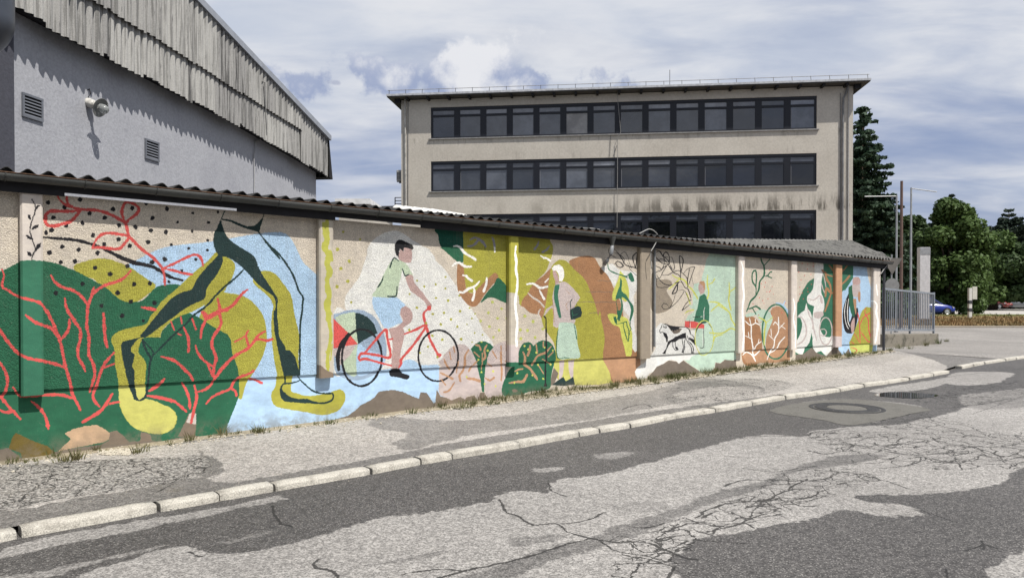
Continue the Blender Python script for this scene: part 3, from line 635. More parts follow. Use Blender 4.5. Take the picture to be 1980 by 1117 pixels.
P w Q:85,515 95,560 130,620 130,760 110,860 80,900 60,960 0,940 -10,870 30,790 50,700 30,640 10,630 40,600 70,580
P pk Q:200,450 215,450 230,520 210,520
P pk Q:150,600 230,590 235,620 200,650 150,640
S pk 8 Q:95,560 110,620 140,680 140,740
S pk 9 Q:10,640 40,640 70,680 85,740 80,800 50,850 0,880
S pk 8 Q:215,345 230,400 245,430
S pk 8 Q:100,480 150,490 200,450
C pk 8 Q:253,760 55,118 0
S pk 7 Q:200,750 240,740 260,770 240,800 200,790
S pk 7 Q:140,650 150,740 175,840
S pk 6 Q:215,230 240,300 255,380
S br 18 Q:345,190 375,230 370,330 365,420 360,500 365,900
S br 15 Q:365,420 300,430 260,390 250,460
S br 14 Q:300,430 290,360 260,310 250,250
S br 12 Q:300,430 270,520 245,590
S br 9 Q:350,300 310,230 280,190
S br 13 Q:370,370 420,420 470,370
S br 12 Q:370,370 410,300 460,280 500,290
S br 10 Q:375,260 420,220 440,190
S br 10 Q:320,290 260,270 220,230
p b X:1623,505 1700,505 1700,690 1623,690
p g2 Q:365,160 490,160 490,300 400,440 382,460 365,500
S br 13 Q:370,370 420,330 460,280
S br 10 Q:375,260 420,220 440,190
P b Q:382,460 450,400 520,330 480,600 440,760 460,870 430,950 405,965 385,900
P c Q:610,180 670,180 670,500 650,470 640,380 620,300
P y Q:600,550 640,555 670,600 670,870 465,880 470,830 500,760 540,650 570,580
p ye Q:465,880 670,865 660,950 600,945 490,960 470,920
p oc Q:0,960 60,960 140,900 180,945 265,975 345,880 400,960 460,910 475,960 600,950 670,950 670,1100 0,1100
p b Q:382,880 455,875 450,920 430,950 405,965 385,930
P k Q:460,420 430,480 405,560 400,660 420,760 460,780 500,760 530,640 530,560 500,560 460,680 455,560 480,470
S ww 4 Q:430,490 415,600 430,700 450,740
S ww 4 Q:450,480 440,580 445,680 462,720
P g Q:450,380 480,360 490,460 500,560 500,640 470,600 455,500
P pk Q:485,350 545,350 548,450 520,470 490,460
P sk Q:490,300 540,295 552,350 490,360
P br2 Q:535,420 552,420 552,500 540,515 530,480
P br2 Q:490,480 515,480 515,620 500,560
P sk Q:470,700 500,640 500,740 480,780
S r 7 Q:550,865 545,700 530,600
S r 7 Q:550,700 580,640 640,600
S r 7 Q:600,560 590,600 620,660 625,750 650,840
S r 7 Q:500,780 540,850
S r 7 Q:560,770 620,850 640,850
S r 7 Q:470,850 500,870
S r 6 Q:480,900 530,920 510,950
"""
POSTS = r"""
p lt X:30,360 95,360 95,800 30,800
p g2 X:30,506 40,504 62,503 85,505 95,508 95,800 30,800
P k X:65,384
S k 7 A:235,213 262,262 258,320 232,395 222,440 235,500 258,560 262,590 240,640 235,665
P k A:265,275 278,255 303,258 285,275 270,290
P k A:222,370 208,350 208,328 228,330 232,355
P k A:232,440 250,412 288,403 285,425 250,440
P k A:240,515 205,505 190,485 210,480 232,500
P k A:262,590 280,545 308,535 300,565 270,600
P k A:230,640 205,625 205,603 225,605 240,630
S r 17 A:120,930 160,945 240,965 300,985 330,1010
S r 17 B:175,35 230,75 290,100
S r 17 B:130,295 200,325 300,342
p pc X:610,415 655,415 655,760 610,760
S o 46 G:165,140 155,250 165,330 140,400 185,480 165,560 190,640 160,720
S o 42 G:165,700 170,800 185,880 160,960 180,1060 175,1117
S o 40 G:195,440 215,520
P o G:118,150 160,150 150,240 125,260
S o 38 H:160,0 150,60 165,130
S o 24 H:160,100 165,200 178,300 165,400 150,500 152,640
S o 12 H:135,440 160,520
S o 12 H:190,380 175,520
P cd H:80,560 130,600 210,640 210,700 80,700
p pc X:980,440 1010,440 1010,720 980,720
p y I:800,300 930,300 930,960 800,930
p pc I:800,920 870,930 930,1010 930,1117 800,1117
p pk J:720,440 840,440 840,640 720,640
p g J:720,610 840,610 840,720 720,720
S ww 21 I:880,425 872,500 885,600 880,680 900,800 890,900 875,1000 880,1117
S ww 20 J:790,0 800,120 815,220 805,350 808,450
p c2 X:1236,460 1260,460 1260,720 1236,720
p lt X:1427,480 1445,480 1445,700 1427,700
S ww 12 O:150,165 165,230 160,330 172,450 160,560 165,700 172,800 160,925
p lt X:1527,495 1545,495 1545,700 1527,700
S ww 8 O:600,480 612,560 600,650 618,760 615,900
p br2 X:1615,500 1630,500 1630,660 1615,660
p pk X:1610,650 1628,650 1628,690 1610,690
p lt X:1685,500 1710,500 1710,700 1685,700
S ww 12 Q:670,500 695,530 690,600 705,680 695,780 680,860
S ww 12 Q:690,360 700,450
"""
RES = 1/0.0036; U0 = -1.6; ULEN = 22.4; ZLEN = 2.9
TWd, THt = int(ULEN*RES), int(ZLEN*RES)
def fill(img, P, col):
    x = P[:, 0]; y = P[:, 1]; h, w = img.shape[:2]
    y0 = max(0, int(math.floor(y.min()))); y1 = min(h-1, int(math.ceil(y.max())))
    xb = np.roll(x, -1); yb = np.roll(y, -1)
    for r in range(y0, y1+1):
        yc = r+.5; m = (y <= yc) != (yb <= yc)
        if not m.any(): continue
        xs = np.sort(x[m] + (yc-y[m])/(yb[m]-y[m])*(xb[m]-x[m]))
        for a, b in zip(xs[0::2], xs[1::2]):
            i, j = max(0, int(round(a))), min(w, int(round(b)))
            if j > i: img[r, i:j] = col
def catmull(P, closed, step=5.0):
    P = np.asarray(P, float); n = len(P)
    if n < 3: return P
    out = []
    rng = range(n) if closed else range(n-1)
    for i in rng:
        p1 = P[i]; p2 = P[(i+1) % n]
        p0 = P[(i-1) % n] if closed or i > 0 else p1*2-p2
        p3 = P[(i+2) % n] if closed or i+2 < n else p2*2-p1
        k = max(1, int(np.linalg.norm(p2-p1)/step)); tt = np.linspace(0, 1, k, endpoint=False)[:, None]
        out.append(.5*((2*p1)+(-p0+p2)*tt+(2*p0-5*p1+4*p2-p3)*tt**2+(-p0+3*p1-3*p2+p3)*tt**3))
    if not closed: out.append(P[-1:])
    return np.vstack(out)
def parse(tok):
    pts = []; v = None; sc = 1
    for t_ in tok:
        if ':' in t_: k, t_ = t_.split(':'); v = VW[k]; sc = v[2]
        a, b = t_.split(','); pts.append((v[0]+float(a)/v[2], v[1]+float(b)/v[2]))
    return np.array(pts), sc
def paint(text, img, plane, off, jitter=0.0):
    def M(P):
        o = []
        for a, b in P:
            u, z = plane.at(a, b, off); o.append(((u-U0)*RES, z*RES))
        return np.array(o)
    rs = np.random.RandomState(3)
    for line in text.strip().splitlines():
        tok = line.split(); kind, colr = tok[0], np.array(PAL[tok[1]], np.float32)/255
        if kind in 'Pp':
            pts, _ = parse(tok[2:])
            if len(pts) < 3: continue
            if kind == 'P': pts = catmull(pts, True)
            fill(img, M(pts), colr); continue
        wd = float(tok[2])*dict(S=1.28, D=1.8, C=1.25)[kind]; pts, sc0 = parse(tok[3:4] if kind == 'C' else tok[3:])
        sc = VW[tok[3][0]][2]; r = wd/sc/2
        if kind == 'D':
            for c in pts:
                a = np.linspace(0, 2*np.pi, 14, endpoint=False); k = 1+rs.uniform(-.13, .13, 14)
                fill(img, M(np.c_[c[0]+r*k*np.cos(a)*rs.uniform(.85, 1.1), c[1]+r*k*np.sin(a)]), colr)
            continue
        if kind == 'C':   # ring: centre, radii, tilt
            v = VW[tok[3][0]]; rx, ry = [float(q)/v[2] for q in tok[4].split(',')]; c = pts[0]
            a = np.linspace(0, 2*np.pi, 60); pts = np.c_[c[0]+rx*np.cos(a), c[1]+ry*np.sin(a)]
        elif len(pts) > 2: pts = catmull(pts, False, 3.5)
        seg = []
        for i in range(len(pts)):
            q_ = i/max(1, len(pts)-1); rr = r*(1+.12*math.sin(i*.9+tok[3].__len__())+.07*math.sin(i*2.3))*(1 if kind == 'C' else .62+.38*min(1, 6*q_, 6*(1-q_)+.25))
            a = np.linspace(0, 2*np.pi, 10, endpoint=False); fill(img, M(np.c_[pts[i, 0]+rr*np.cos(a), pts[i, 1]+rr*np.sin(a)]), colr)
            if i+1 < len(pts):
                dd = pts[i+1]-pts[i]; L = np.hypot(*dd)
                if L < 1e-6: continue
                nn = np.array((-dd[1], dd[0]))/L*rr
                fill(img, M(np.array((pts[i]+nn, pts[i+1]+nn, pts[i+1]-nn, pts[i]-nn))), colr)
def to_image(name, arr, srgb=True):
    h, w = arr.shape[:2]; im = bpy.data.images.new(name, w, h, alpha=False, float_buffer=False)
    im.colorspace_settings.name = 'sRGB' if srgb else 'Non-Color'
    buf = np.ones((h, w, 4), np.float32); buf[..., :3] = arr; im.pixels.foreach_set(buf.ravel()); im.update(); im.pack(); return im
mur = np.empty((THt, TWd, 3), np.float32); mur[:] = np.array(PAL['c'], np.float32)/255
_zz = np.arange(THt)[:, None]/RES; _uu = np.arange(TWd)[None, :]/RES+U0
mur[(_zz < .745-.0163*_uu)] = np.array(PAL['oc'], np.float32)/255
paint(MURAL, mur, WALL, 0.0)
pst = np.empty((THt, TWd, 3), np.float32); pst[:] = np.array(PAL['c2'], np.float32)/255
paint(POSTS, pst, WALL, 0.085)
IM_MUR = to_image('mural_paint', mur); IM_PST = to_image('post_paint', pst)
# ------------------------------------------------------------------ ground survey: worn patches and cracks, in metres on the ground
GX0, GY0, GXL, GYL, GR = -6.0, 2.5, 26.0, 22.0, 0.010
gw, gh = int(GXL/GR), int(GYL/GR)
gmap = np.zeros((gh, gw, 3), np.float32)        # R worn light surface, G crack, B rough or stained
def gpts(txt):
    o = []
    for a in txt.split():
        x, y = a.split(','); p = ground(float(x), max(float(y), 600)); o.append(((p.x-GX0)/GR, (p.y-GY0)/GR))
    return np.array(o)
def gfill(txt, ch, val, smooth=True):
    P = gpts(txt); P = catmull(P, True, 8) if smooth else P
    m = gmap[..., ch]; fill(m, P, val)
def gline(txt, ch, wd, val=1.0, seed=0):
    P = gpts(txt); rs = np.random.RandomState(seed+len(txt))
    P = catmull(P, False, 6)
    if len(P) > 2:
        off = np.cumsum(rs.normal(0, 1, (len(P), 2)), 0); off -= np.linspace(0, 1, len(P))[:, None]*off[-1]; P = P+off*1.0
    m = gmap[..., ch]
    for i in range(len(P)-1):
        dd = P[i+1]-P[i]; L = np.hypot(*dd)
        if L < 1e-6: continue
        nn = np.array((-dd[1], dd[0]))/L*wd/2/GR*rs.uniform(.6, 1.35); e = dd/L*.6
        fill(m, np.array((P[i]-e+nn, P[i+1]+e+nn, P[i+1]+e-nn, P[i]-e-nn)), val)
# road: light worn areas
gfill('0,1062 110,1036 300,1001 420,980 545,955 560,962 420,992 300,1017 150,1047 0,1077', 0, .75)
gfill('-400,1117 30,1108 150,1085 310,1055 300,1062 150,1096 60,1117', 0, .6)
gfill('-300,1300 200,1098 260,1080 300,1066 365,1058 400,1066 480,1068 520,1060 600,1040 640,1028 700,1012 760,1000 860,985 940,970 965,958 1000,948 1040,948 1060,955 1066,935 1090,925 1150,920 1230,900 1280,890 1330,873 1400,855 1440,845 1480,840 1560,843 1570,834 1620,827 1700,822 1760,815 1850,795 1900,775 1990,755 2150,735 2150,860 1990,898 1940,930 1880,945 1800,955 1700,956 1650,958 1700,973 1740,975 1790,993 1700,995 1620,985 1560,1005 1480,1015 1430,1030 1350,1040 1310,1060 1290,1085 1310,1130 1350,1300 600,1400', 0, 1.0)
gfill('870,1130 1000,1078 1130,1042 1200,1010 1300,985 1400,945 1500,920 1560,892 1620,880 1680,877 1710,880 1650,895 1560,908 1480,940 1380,975 1250,1025 1150,1062 1000,1112 960,1130', 0, .38)
gfill('1000,1040 1100,1030 1080,1045 990,1056', 0, .45)
gfill('690,1095 860,1062 880,1070 760,1090', 0, .5)
gfill('1160,975 1260,968 1300,985 1230,990', 0, .6)
gfill('1040,905 1090,902 1075,911 1035,913', 0, .6)
gfill('420,1048 520,1022 530,1026 440,1050', 0, .45)
gfill('1145,880 1210,872 1230,876 1180,888', 0, .5)
gfill('1920,1130 1975,1062 2100,1000 2200,1300', 0, 1.0)
gfill('1700,760 1690,752 1780,738 1850,726 1880,728 1830,742 1790,752 1740,757', 0, .8)
gfill('1840,722 1900,718 1960,722 1930,738 1880,745 1830,740', 0, 1.0)
gfill('1860,765 1980,750 2100,740 2100,770 1950,790 1880,788', 0, .55)
gfill('1500,792 1570,775 1640,772 1740,778 1790,790 1720,808 1660,820 1590,812 1540,800', 0, .5)
# sidewalk
gfill('-300,1000 0,905 200,885 430,858 700,815 1000,785 1240,755 1440,728 1700,690 1830,715 1600,755 1385,785 1200,812 1000,845 860,868 690,902 560,925 420,950 380,958 200,968 0,1010 -300,1080', 0, 1.0)
gfill('720,810 800,820 900,822 1000,812 1100,800 1180,790 1240,792 1300,790 1200,805 1120,822 1000,838 900,852 800,878 760,868 790,850 720,838 710,825', 0, .3)
gfill('1010,815 1080,795 1180,778 1260,765 1320,748 1380,742 1440,750 1480,762 1400,772 1300,790 1200,808 1120,822', 0, .35)
gfill('1300,770 1400,755 1470,760 1440,772 1360,782', 0, .8)
gfill('1310,752 1360,748 1400,752 1350,758', 0, .1)
gfill('0,1000 150,985 250,960 380,935 430,945 540,935 430,955 300,975 150,995 30,1018 -100,1040 -100,1018', 0, .12)
gfill('385,880 400,890 425,905 428,925 400,935 380,930 395,908', 0, .0)
gfill('-300,930 0,905 60,908 200,900 330,895 390,890 400,910 380,932 300,950 200,966 60,988 -100,1010', 2, 1.0)
gfill('1480,700 1540,690 1620,690 1700,685 1760,692 1730,706 1640,718 1540,728 1440,735', 2, .35)
gfill('175,898 230,892 260,900 200,905', 1, .0)
gfill('1560,838 1640,832 1760,836 1860,828 2000,840 2000,900 1900,905 1760,905 1680,885 1600,862', 2, 1.0)
gfill('1180,1100 1240,1040 1320,1005 1420,965 1480,925 1560,905 1640,905 1700,925 1600,960 1500,985 1420,1015 1330,1055 1280,1117 1200,1130', 2, 1.0)
gfill('1620,800 1700,790 1800,800 1900,830 1850,840 1700,825', 2, .8)
gfill('1700,760 1800,750 1980,735 1980,770 1850,785', 2, .6)
gfill('1280,770 1350,748 1480,742 1540,752 1440,778 1340,795', 2, .55)
for i, c in enumerate(('965,965 985,990 1005,995 1040,1015 1085,1012 1100,1028 1140,1040 1160,1045 1200,1050 1240,1048 1290,1068 1350,1082', '1085,1012 1130,1005 1170,990',
  '1160,1045 1190,1065 1240,1070 1290,1085', '850,1117 900,1100 1000,1078 1090,1052 1140,1040', '850,905 900,910', '1060,932 1068,948 1098,960', '620,1080 612,1095 650,1102 655,1117 640,1117', '780,1108 830,1100 900,1103',
  '1565,842 1580,850 1640,852 1700,860 1760,870 1800,872', '1440,842 1560,842 1580,835 1640,828', '1565,846 1650,862 1720,872 1780,882 1830,884 1980,893', '1700,862 1760,858 1800,868 1850,860 1900,862 1980,868',
  '1800,843 1815,855 1850,862 1900,870 1935,882', '1770,810 1810,818 1850,830 1900,838 1905,842', '1850,835 1900,845 1960,858', '1720,872 1770,878 1850,872 1900,870', '1760,870 1790,888 1720,890 1740,900', '1780,882 1770,895 1700,905',
  '1400,940 1460,928 1540,930 1600,925', '1600,925 1640,930 1700,925 1760,945', '1600,925 1625,915 1700,928', '1340,1000 1400,975 1480,965 1520,950 1560,925', '1510,975 1530,985', '1440,955 1500,965 1560,962 1600,945',
  '1280,1030 1340,1012 1400,1018 1440,1010 1455,1020', '1300,1040 1380,1045 1440,1050', '1220,1050 1250,1068 1290,1060 1330,1045', '1200,1070 1260,1080 1300,1095 1290,1117', '1440,1010 1480,995 1500,985',
  '1780,985 1850,1010', '1870,1065 1900,1052 1930,1060', '1830,1100 1832,1117', '1900,1045 1902,1062', '530,975 545,1005 565,1018', '370,1065 390,1075 400,1070', '300,965 330,950',
  '1200,800 1240,790 1260,795', '1440,905 1500,910 1580,900', '1400,880 1450,885', '1810,790 1900,780 1960,770', '1880,800 1980,765', '1700,800 1760,790 1775,785', '1520,790 1600,800 1690,812 1760,800', '1650,745 1750,740 1860,725 1980,712', '1590,850 1660,845 1740,846 1790,850')):
    gline(c, 1, .024 if i % 3 == 0 else .015, 1.0, i)
rs_ = np.random.RandomState(5)
for i in range(46):      # fine alligator cracking
    x = rs_.uniform(1560, 1960); y = 845+rs_.uniform(0, 48)+(x-1560)*.02; 
    gline('%f,%f %f,%f %f,%f' % (x, y, x+rs_.uniform(10, 40), y+rs_.uniform(-6, 8), x+rs_.uniform(40, 80), y+rs_.uniform(-8, 12)), 1, .016, .9, i)
for i in range(34):
    q = rs_.uniform(0, 1); x = 1180+q*330+rs_.uniform(-60, 60); y = 1070-q*110+rs_.uniform(-22, 22)
    gline('%f,%f %f,%f %f,%f' % (x, y, x+rs_.uniform(10, 30), y+rs_.uniform(-12, 8), x+rs_.uniform(30, 70), y+rs_.uniform(-12, 8)), 1, .016, .85, i)
for i in range(30):
    x = rs_.uniform(1290, 1500); y = 765-(x-1290)*.06+rs_.uniform(-14, 14)
    gline('%f,%f %f,%f' % (x, y, x+rs_.uniform(8, 30), y+rs_.uniform(-5, 5)), 1, .012, .8, i)
for i in range(40):
    x = rs_.uniform(1450, 1720); y = 722-(x-1450)*.09+rs_.uniform(-10, 12)
    gline('%f,%f %f,%f' % (x, y, x+rs_.uniform(6, 26), y+rs_.uniform(-3, 3)), 1, .018, .6, i)
# soften the worn areas a little
for _ in range(2):
    a = gmap[..., 0]; b = a.copy(); b[1:-1, 1:-1] = (a[:-2, 1:-1]+a[2:, 1:-1]+a[1:-1, :-2]+a[1:-1, 2:]+a[1:-1, 1:-1])/5; gmap[..., 0] = b
for _ in range(14):
    a = gmap[..., 2]; b = a.copy(); b[1:-1, 1:-1] = (a[:-2, 1:-1]+a[2:, 1:-1]+a[1:-1, :-2]+a[1:-1, 2:]+a[1:-1, 1:-1])/5; gmap[..., 2] = b
IM_GR = to_image('ground_survey', gmap, False)

# ------------------------------------------------------------------ materials
def asphalt(name, dark, light, side=False):
    m, t = newmat(name); p = t.pos()
    dn = t.vmath('SUBTRACT', t.noise(p, 9, 5, .65, out=1), (.5, .5, .5))
    dn2 = t.vmath('SUBTRACT', t.noise(p, 1.5, 3, .6, out=1), (.5, .5, .5))
    q = t.vmath('ADD', t.vmath('ADD', p, t.vmath('SCALE', dn, scale=.20)), t.vmath('SCALE', dn2, scale=.22))
    def tex(v):
        uv = t.vmath('DIVIDE', t.vmath('SUBTRACT', v, (GX0, GY0, 0)), (GXL, GYL, 1))
        n = t.node('ShaderNodeTexImage', {'Vector': uv}, image=IM_GR, extension='EXTEND'); return n
    s = t.node('ShaderNodeSeparateColor', {'Color': tex(q).outputs[0]})
    s2 = t.node('ShaderNodeSeparateColor', {'Color': tex(t.vmath('ADD', p, t.vmath('SCALE', dn, scale=.05))).outputs[0]})
    worn = s.outputs[0]; crack = s2.outputs[1]; rough = s.outputs[2]
    nb = t.noise(p, .9, 6, .62); nm = t.noise(p, 5, 5, .6)
    worn = t.math('ADD', worn, t.math('MULTIPLY', t.math('SUBTRACT', nb, .5), .5))
    worn = t.math('ADD', worn, t.math('MULTIPLY', t.math('SUBTRACT', nm, .5), .35), clamp=True)
    fr = t.noise(p, 26, 4, .7); worn = t.math('ADD', worn, t.math('MULTIPLY', t.math('SUBTRACT', fr, .5), .55)); worn = t.ss(worn, .02, .92)
    # aggregate: individual stones of differing grey
    vn = t.node('ShaderNodeTexVoronoi', {'Vector': p, 'Scale': 62.0}); vc = t.node('ShaderNodeSeparateColor', {'Color': vn.outputs['Color']})
    fine = t.node('ShaderNodeTexVoronoi', {'Vector': p, 'Scale': 130.0}); fc = t.node('ShaderNodeSeparateColor', {'Color': fine.outputs['Color']})
    grain = t.math('ADD', t.math('MULTIPLY', vc.outputs[0], .6), t.math('MULTIPLY', fc.outputs[1], .4))
    base = t.mix(worn, dark, light)
    gk = t.ss(grain, .15, .95, .60, 1.45)
    col = t.mix(1.0, base, t.comb(gk, gk, gk), 'MULTIPLY')
    spk = t.math('GREATER_THAN', fc.outputs[0], .90)
    col = t.mix(t.math('MULTIPLY', spk, .42), col, (light[0]*1.5, light[1]*1.5, light[2]*1.48))
    pits = t.math('GREATER_THAN', fc.outputs[2], .93); col = t.mix(t.math('MULTIPLY', pits, .5), col, (.03, .03, .03))
    # broad stains
    md = t.noise(p, 11, 5, .75); kk = t.ss(md, .3, .7, .84, 1.16); col = t.mix(1.0, col, t.comb(kk, kk, kk), 'MULTIPLY')
    st = t.noise(t.vmath('ADD', p, (9, 4, 0)), .35, 4, .6); k = t.ss(st, .3, .72, .87, 1.12); col = t.mix(1.0, col, t.comb(k, k, t.math('MULTIPLY', k, .99)), 'MULTIPLY')
    if side:   # pitted stretch
        rn = t.noise(p, 42, 4, .7); col = t.mix(t.math('MULTIPLY', rough, t.ss(rn, .44, .56, 0, .9)), col, (.035, .034, .033))
        rn2 = t.noise(p, 30, 4, .7); col = t.mix(t.math('MULTIPLY', rough, t.ss(rn2, .52, .6, 0, .5)), col, (.42, .41, .38))
        gr = t.noise(p, 2.3, 5, .7); col = t.mix(t.ss(gr, .6, .74, 0, .35), col, (.13, .11, .075))
    vq = t.vmath('ADD', p, t.vmath('SCALE', t.vmath('SUBTRACT', t.noise(p, 3.2, 4, .6, out=1), (.5, .5, .5)), scale=.32))
    vd = t.voro(vq, 2.6, 'DISTANCE_TO_EDGE'); vd2 = t.voro(vq, 6.2, 'DISTANCE_TO_EDGE'); on = t.ss(t.noise(p, 1.1, 3), .40, .56)
    al = t.math('MAXIMUM', t.ss(vd, .006, .030, 1, 0), t.math('MULTIPLY', t.ss(vd2, .006, .030, 1, 0), t.math('MULTIPLY', on, .8)))
    al = t.math('MULTIPLY', al, t.ss(t.math('ADD', rough, t.math('MULTIPLY', t.math('SUBTRACT', nm, .5), .5)), .45, .6))
    crack = t.math('MAXIMUM', crack, al)
    crk = t.ss(crack, .25, .7); col = t.mix(t.math('MULTIPLY', crk, .88), col, (.018, .017, .016))
    h = t.math('SUBTRACT', t.math('MULTIPLY', grain, .5), t.math('MULTIPLY', crk, 2.2))
    h = t.math('ADD', h, t.math('MULTIPLY', t.noise(p, 30, 4), .5))
    t.bsdf(col, t.ss(worn, 0, 1, .72, .9), .35, bump=h, bstr=.32, bdist=.012)
    return m
M_ROAD = asphalt('road_asphalt', (.074, .070, .068), (.272, .26, .248))
M_WALK = asphalt('sidewalk_asphalt', (.145, .137, .13), (.33, .31, .29), True)

def mural_mat(name, img, bare_scale, slab=False):
    m, t = newmat(name); uv = t.node('ShaderNodeUVMap').outputs[0]; p = t.pos()
    dn = t.vmath('SUBTRACT', t.noise(p, 55 if slab else 40, 3, .6, out=1), (.5, .5, .5))
    q = t.vmath('ADD', uv, t.vmath('MULTIPLY', dn, (.024/ULEN, .024/ZLEN, 0)))
    im = t.node('ShaderNodeTexImage', {'Vector': q}, image=img, extension='EXTEND')
    c = im.outputs[0]; s = t.sep(p)
    gr = t.noise(p, 80 if slab else 130, 4, .75); gv = t.voro(p, 75)
    k = t.ss(gr, .32, .68, .80, 1.21) if slab else t.ss(gr, .3, .7, .93, 1.05)
    c = t.mix(1.0, c, t.comb(k, k, k), 'MULTIPLY')
    if slab:
        pit = t.ss(gv, .28, .52); c = t.mix(t.math('MULTIPLY', pit, .25), c, (.10, .08, .06), 'MULTIPLY')
    rl = t.noise(t.vmath('MULTIPLY', p, (1, 1, 2.2)), 7, 6, .7); kr = t.ss(rl, .3, .7, .90, 1.07); c = t.mix(1.0, c, t.comb(kr, kr, t.math('POWER', kr, .8)), 'MULTIPLY')
    thin = t.math('MULTIPLY', t.ss(t.noise(p, 24, 5, .75), .60, .72), .22 if slab else .12); c = t.mix(thin, c, (.42, .37, .31))
    # weathering: broad blotches, soft streaks from the top
    bl = t.noise(p, 1.7, 6, .62); kb = t.ss(bl, .28, .7, .93, 1.08); c = t.mix(1.0, c, t.comb(kb, kb, kb), 'MULTIPLY')
    sv = t.noise(t.vmath('MULTIPLY', p, (7, 7, .5)), 1.0, 4, .65); ks = t.ss(sv, .5, .8, 0, .34)
    c = t.mix(t.math('MULTIPLY', ks, t.ss(s[2], 1.2, 2.6)), c, (.16, .14, .12))
    lo_ = t.noise(p, 4.5, 6, .7); kl = t.ss(lo_, .3, .7, .88, 1.10); c = t.mix(t.ss(s[2], .70, .3), c, t.mix(1.0, c, t.comb(kl, kl, kl), 'MULTIPLY'))
    dirt = t.noise(p, 6, 6, .7); dz = t.math('MULTIPLY', t.ss(s[2], .34, .06), t.ss(dirt, .38, .6)); c = t.mix(t.math('MULTIPLY', dz, .6), c, (.20, .17, .13))
    h = t.math('ADD', t.math('MULTIPLY', t.math('SUBTRACT', 1.0, gv), 1.0 if slab else .15), t.math('MULTIPLY', gr, .8 if slab else .25))
    if slab: h = t.math('ADD', h, t.math('MULTIPLY', t.noise(p, 14, 5, .65), .9))
    h = t.math('ADD', h, t.math('MULTIPLY', t.noise(p, 3, 4), 1.2))
    b = t.bsdf(c, .82, .25, bump=h, bstr=.55 if slab else .35, bdist=.010)
    return m
M_MUR = mural_mat('painted_roughcast', IM_MUR, 1, True); M_MURP = mural_mat('painted_render', IM_MUR, 1); M_PST = mural_mat('painted_post', IM_PST, 1)

def stained(name, base, dark, sc=1.0, bstr=.3, rough=.85, grain=120, amt=.55, streak=0.0, gm=(.90, 1.08)):
    m, t = newmat(name); p = t.pos()
    n = t.noise(p, 1.3*sc, 7, .66); n2 = t.noise(p, grain, 3, .6); n3 = t.noise(p, 9*sc, 5, .65)
    c = t.mix(t.math('MULTIPLY', t.ss(n, .46, .72), amt), base, dark)
    c = t.mix(t.math('MULTIPLY', t.ss(n3, .5, .74), amt*.6), c, dark)
    if streak:
        sv = t.noise(t.vmath('MULTIPLY', p, (5, 5, .35)), 1.0, 5, .7); c = t.mix(t.ss(sv, .52, .72, 0, streak), c, dark)
    k = t.ss(n2, .3, .7, *gm); c = t.mix(1.0, c, t.comb(k, k, k), 'MULTIPLY')
    t.bsdf(c, rough, .25, bump=t.math('ADD', n2, n3), bstr=bstr, bdist=.01); return m
M_CONC = stained('bare_concrete', (.34, .30, .25), (.12, .105, .09), 1.5)
M_KERB = stained('granite_kerb', (.50, .475, .42), (.25, .23, .20), 6, .6, grain=90, amt=.7, gm=(.68, 1.22))
M_ROOF = stained('lichened_fibre_cement', (.15, .148, .14), (.035, .035, .035), 4.2, .4, amt=1.0, gm=(.7, 1.3))
M_ROOFD = stained('blackened_fibre_cement', (.05, .05, .05), (.02, .02, .02), 2.2, .4, amt=.8, gm=(.8, 1.15))
M_GUT = stained('grey_gutter_metal', (.075, .078, .076), (.03, .028, .025), 2, .1, .55, amt=.5)
M_RUST = simple('rusty_metal', (.12, .07, .045), .8, .2, var=.5, scale=14)
M_FASC = simple('blackened_board', (.022, .022, .025), .8, .2)
M_DARK = simple('dark_steel', (.05, .052, .06), .5, .4)
M_PLAS = simple('translucent_roof_sheet', (.75, .74, .70), .4, .4, var=.1)
M_EARTH = stained('dry_soil', (.30, .26, .19), (.10, .085, .06), 3, .8, amt=.7)
# ------------------------------------------------------------------ road, sidewalk, kerb
ROADSIDE = [(-900, 1265), (-400, 1130), (-150, 1080), (35, 1041), (310, 990), (425, 969), (530, 950), (718, 917), (815, 898), (875, 888), (1005, 866), (1120, 844), (1160, 837), (1220, 827), (1308, 809), (1385, 797), (1455, 784), (1520, 772), (1580, 764), (1625, 757), (1672, 748), (1718, 742), (1760, 735), (1805, 727), (1838, 721), (1860, 713), (1905, 704), (1945, 698), (1985, 692)]
kp = [ground(x, y) for x, y in ROADSIDE]
dirk = (kp[-1]-kp[-3]).normalized()
kp += [kp[-1]+dirk*k for k in (1.1, 2.2, 3.3, 4.4, 5.5, 6.6, 7.7, 8.8, 9.9, 11)]
KH = .062
def left_n(i, P=kp):
    a = P[max(i-1, 0)]; b = P[min(i+1, len(P)-1)]; dd = (b-a); return Vector((-dd.y, dd.x, 0)).normalized()
mb = MB(); N = 220
def grid(name, x0, x1, y0, y1, nx, ny, zf, mat):
    mb = MB()
    vs = [Vector((x0+(x1-x0)*i/nx, y0+(y1-y0)*j/ny, 0)) for j in range(ny+1) for i in range(nx+1)]
    for v in vs: v.z = zf(v.x, v.y)
    fs = [(j*(nx+1)+i, j*(nx+1)+i+1, (j+1)*(nx+1)+i+1, (j+1)*(nx+1)+i) for j in range(ny) for i in range(nx)]
    mb.add(vs, fs); return mb.build(name, mat)
road = grid('road', -60, 90, -40, 37.6, 60, 60, lambda x, y: 0.0, M_ROAD); tag(road, kind='structure')
M_FAR = stained('dry_ground', (.15, .14, .085), (.07, .08, .04), .3, .4, amt=.6)
gr = grid('ground', -900, 900, -500, 1300, 20, 20, lambda x, y: -.03, M_FAR); tag(gr, kind='structure')
zb = lambda u: .055 + .0072*max(u, 0)
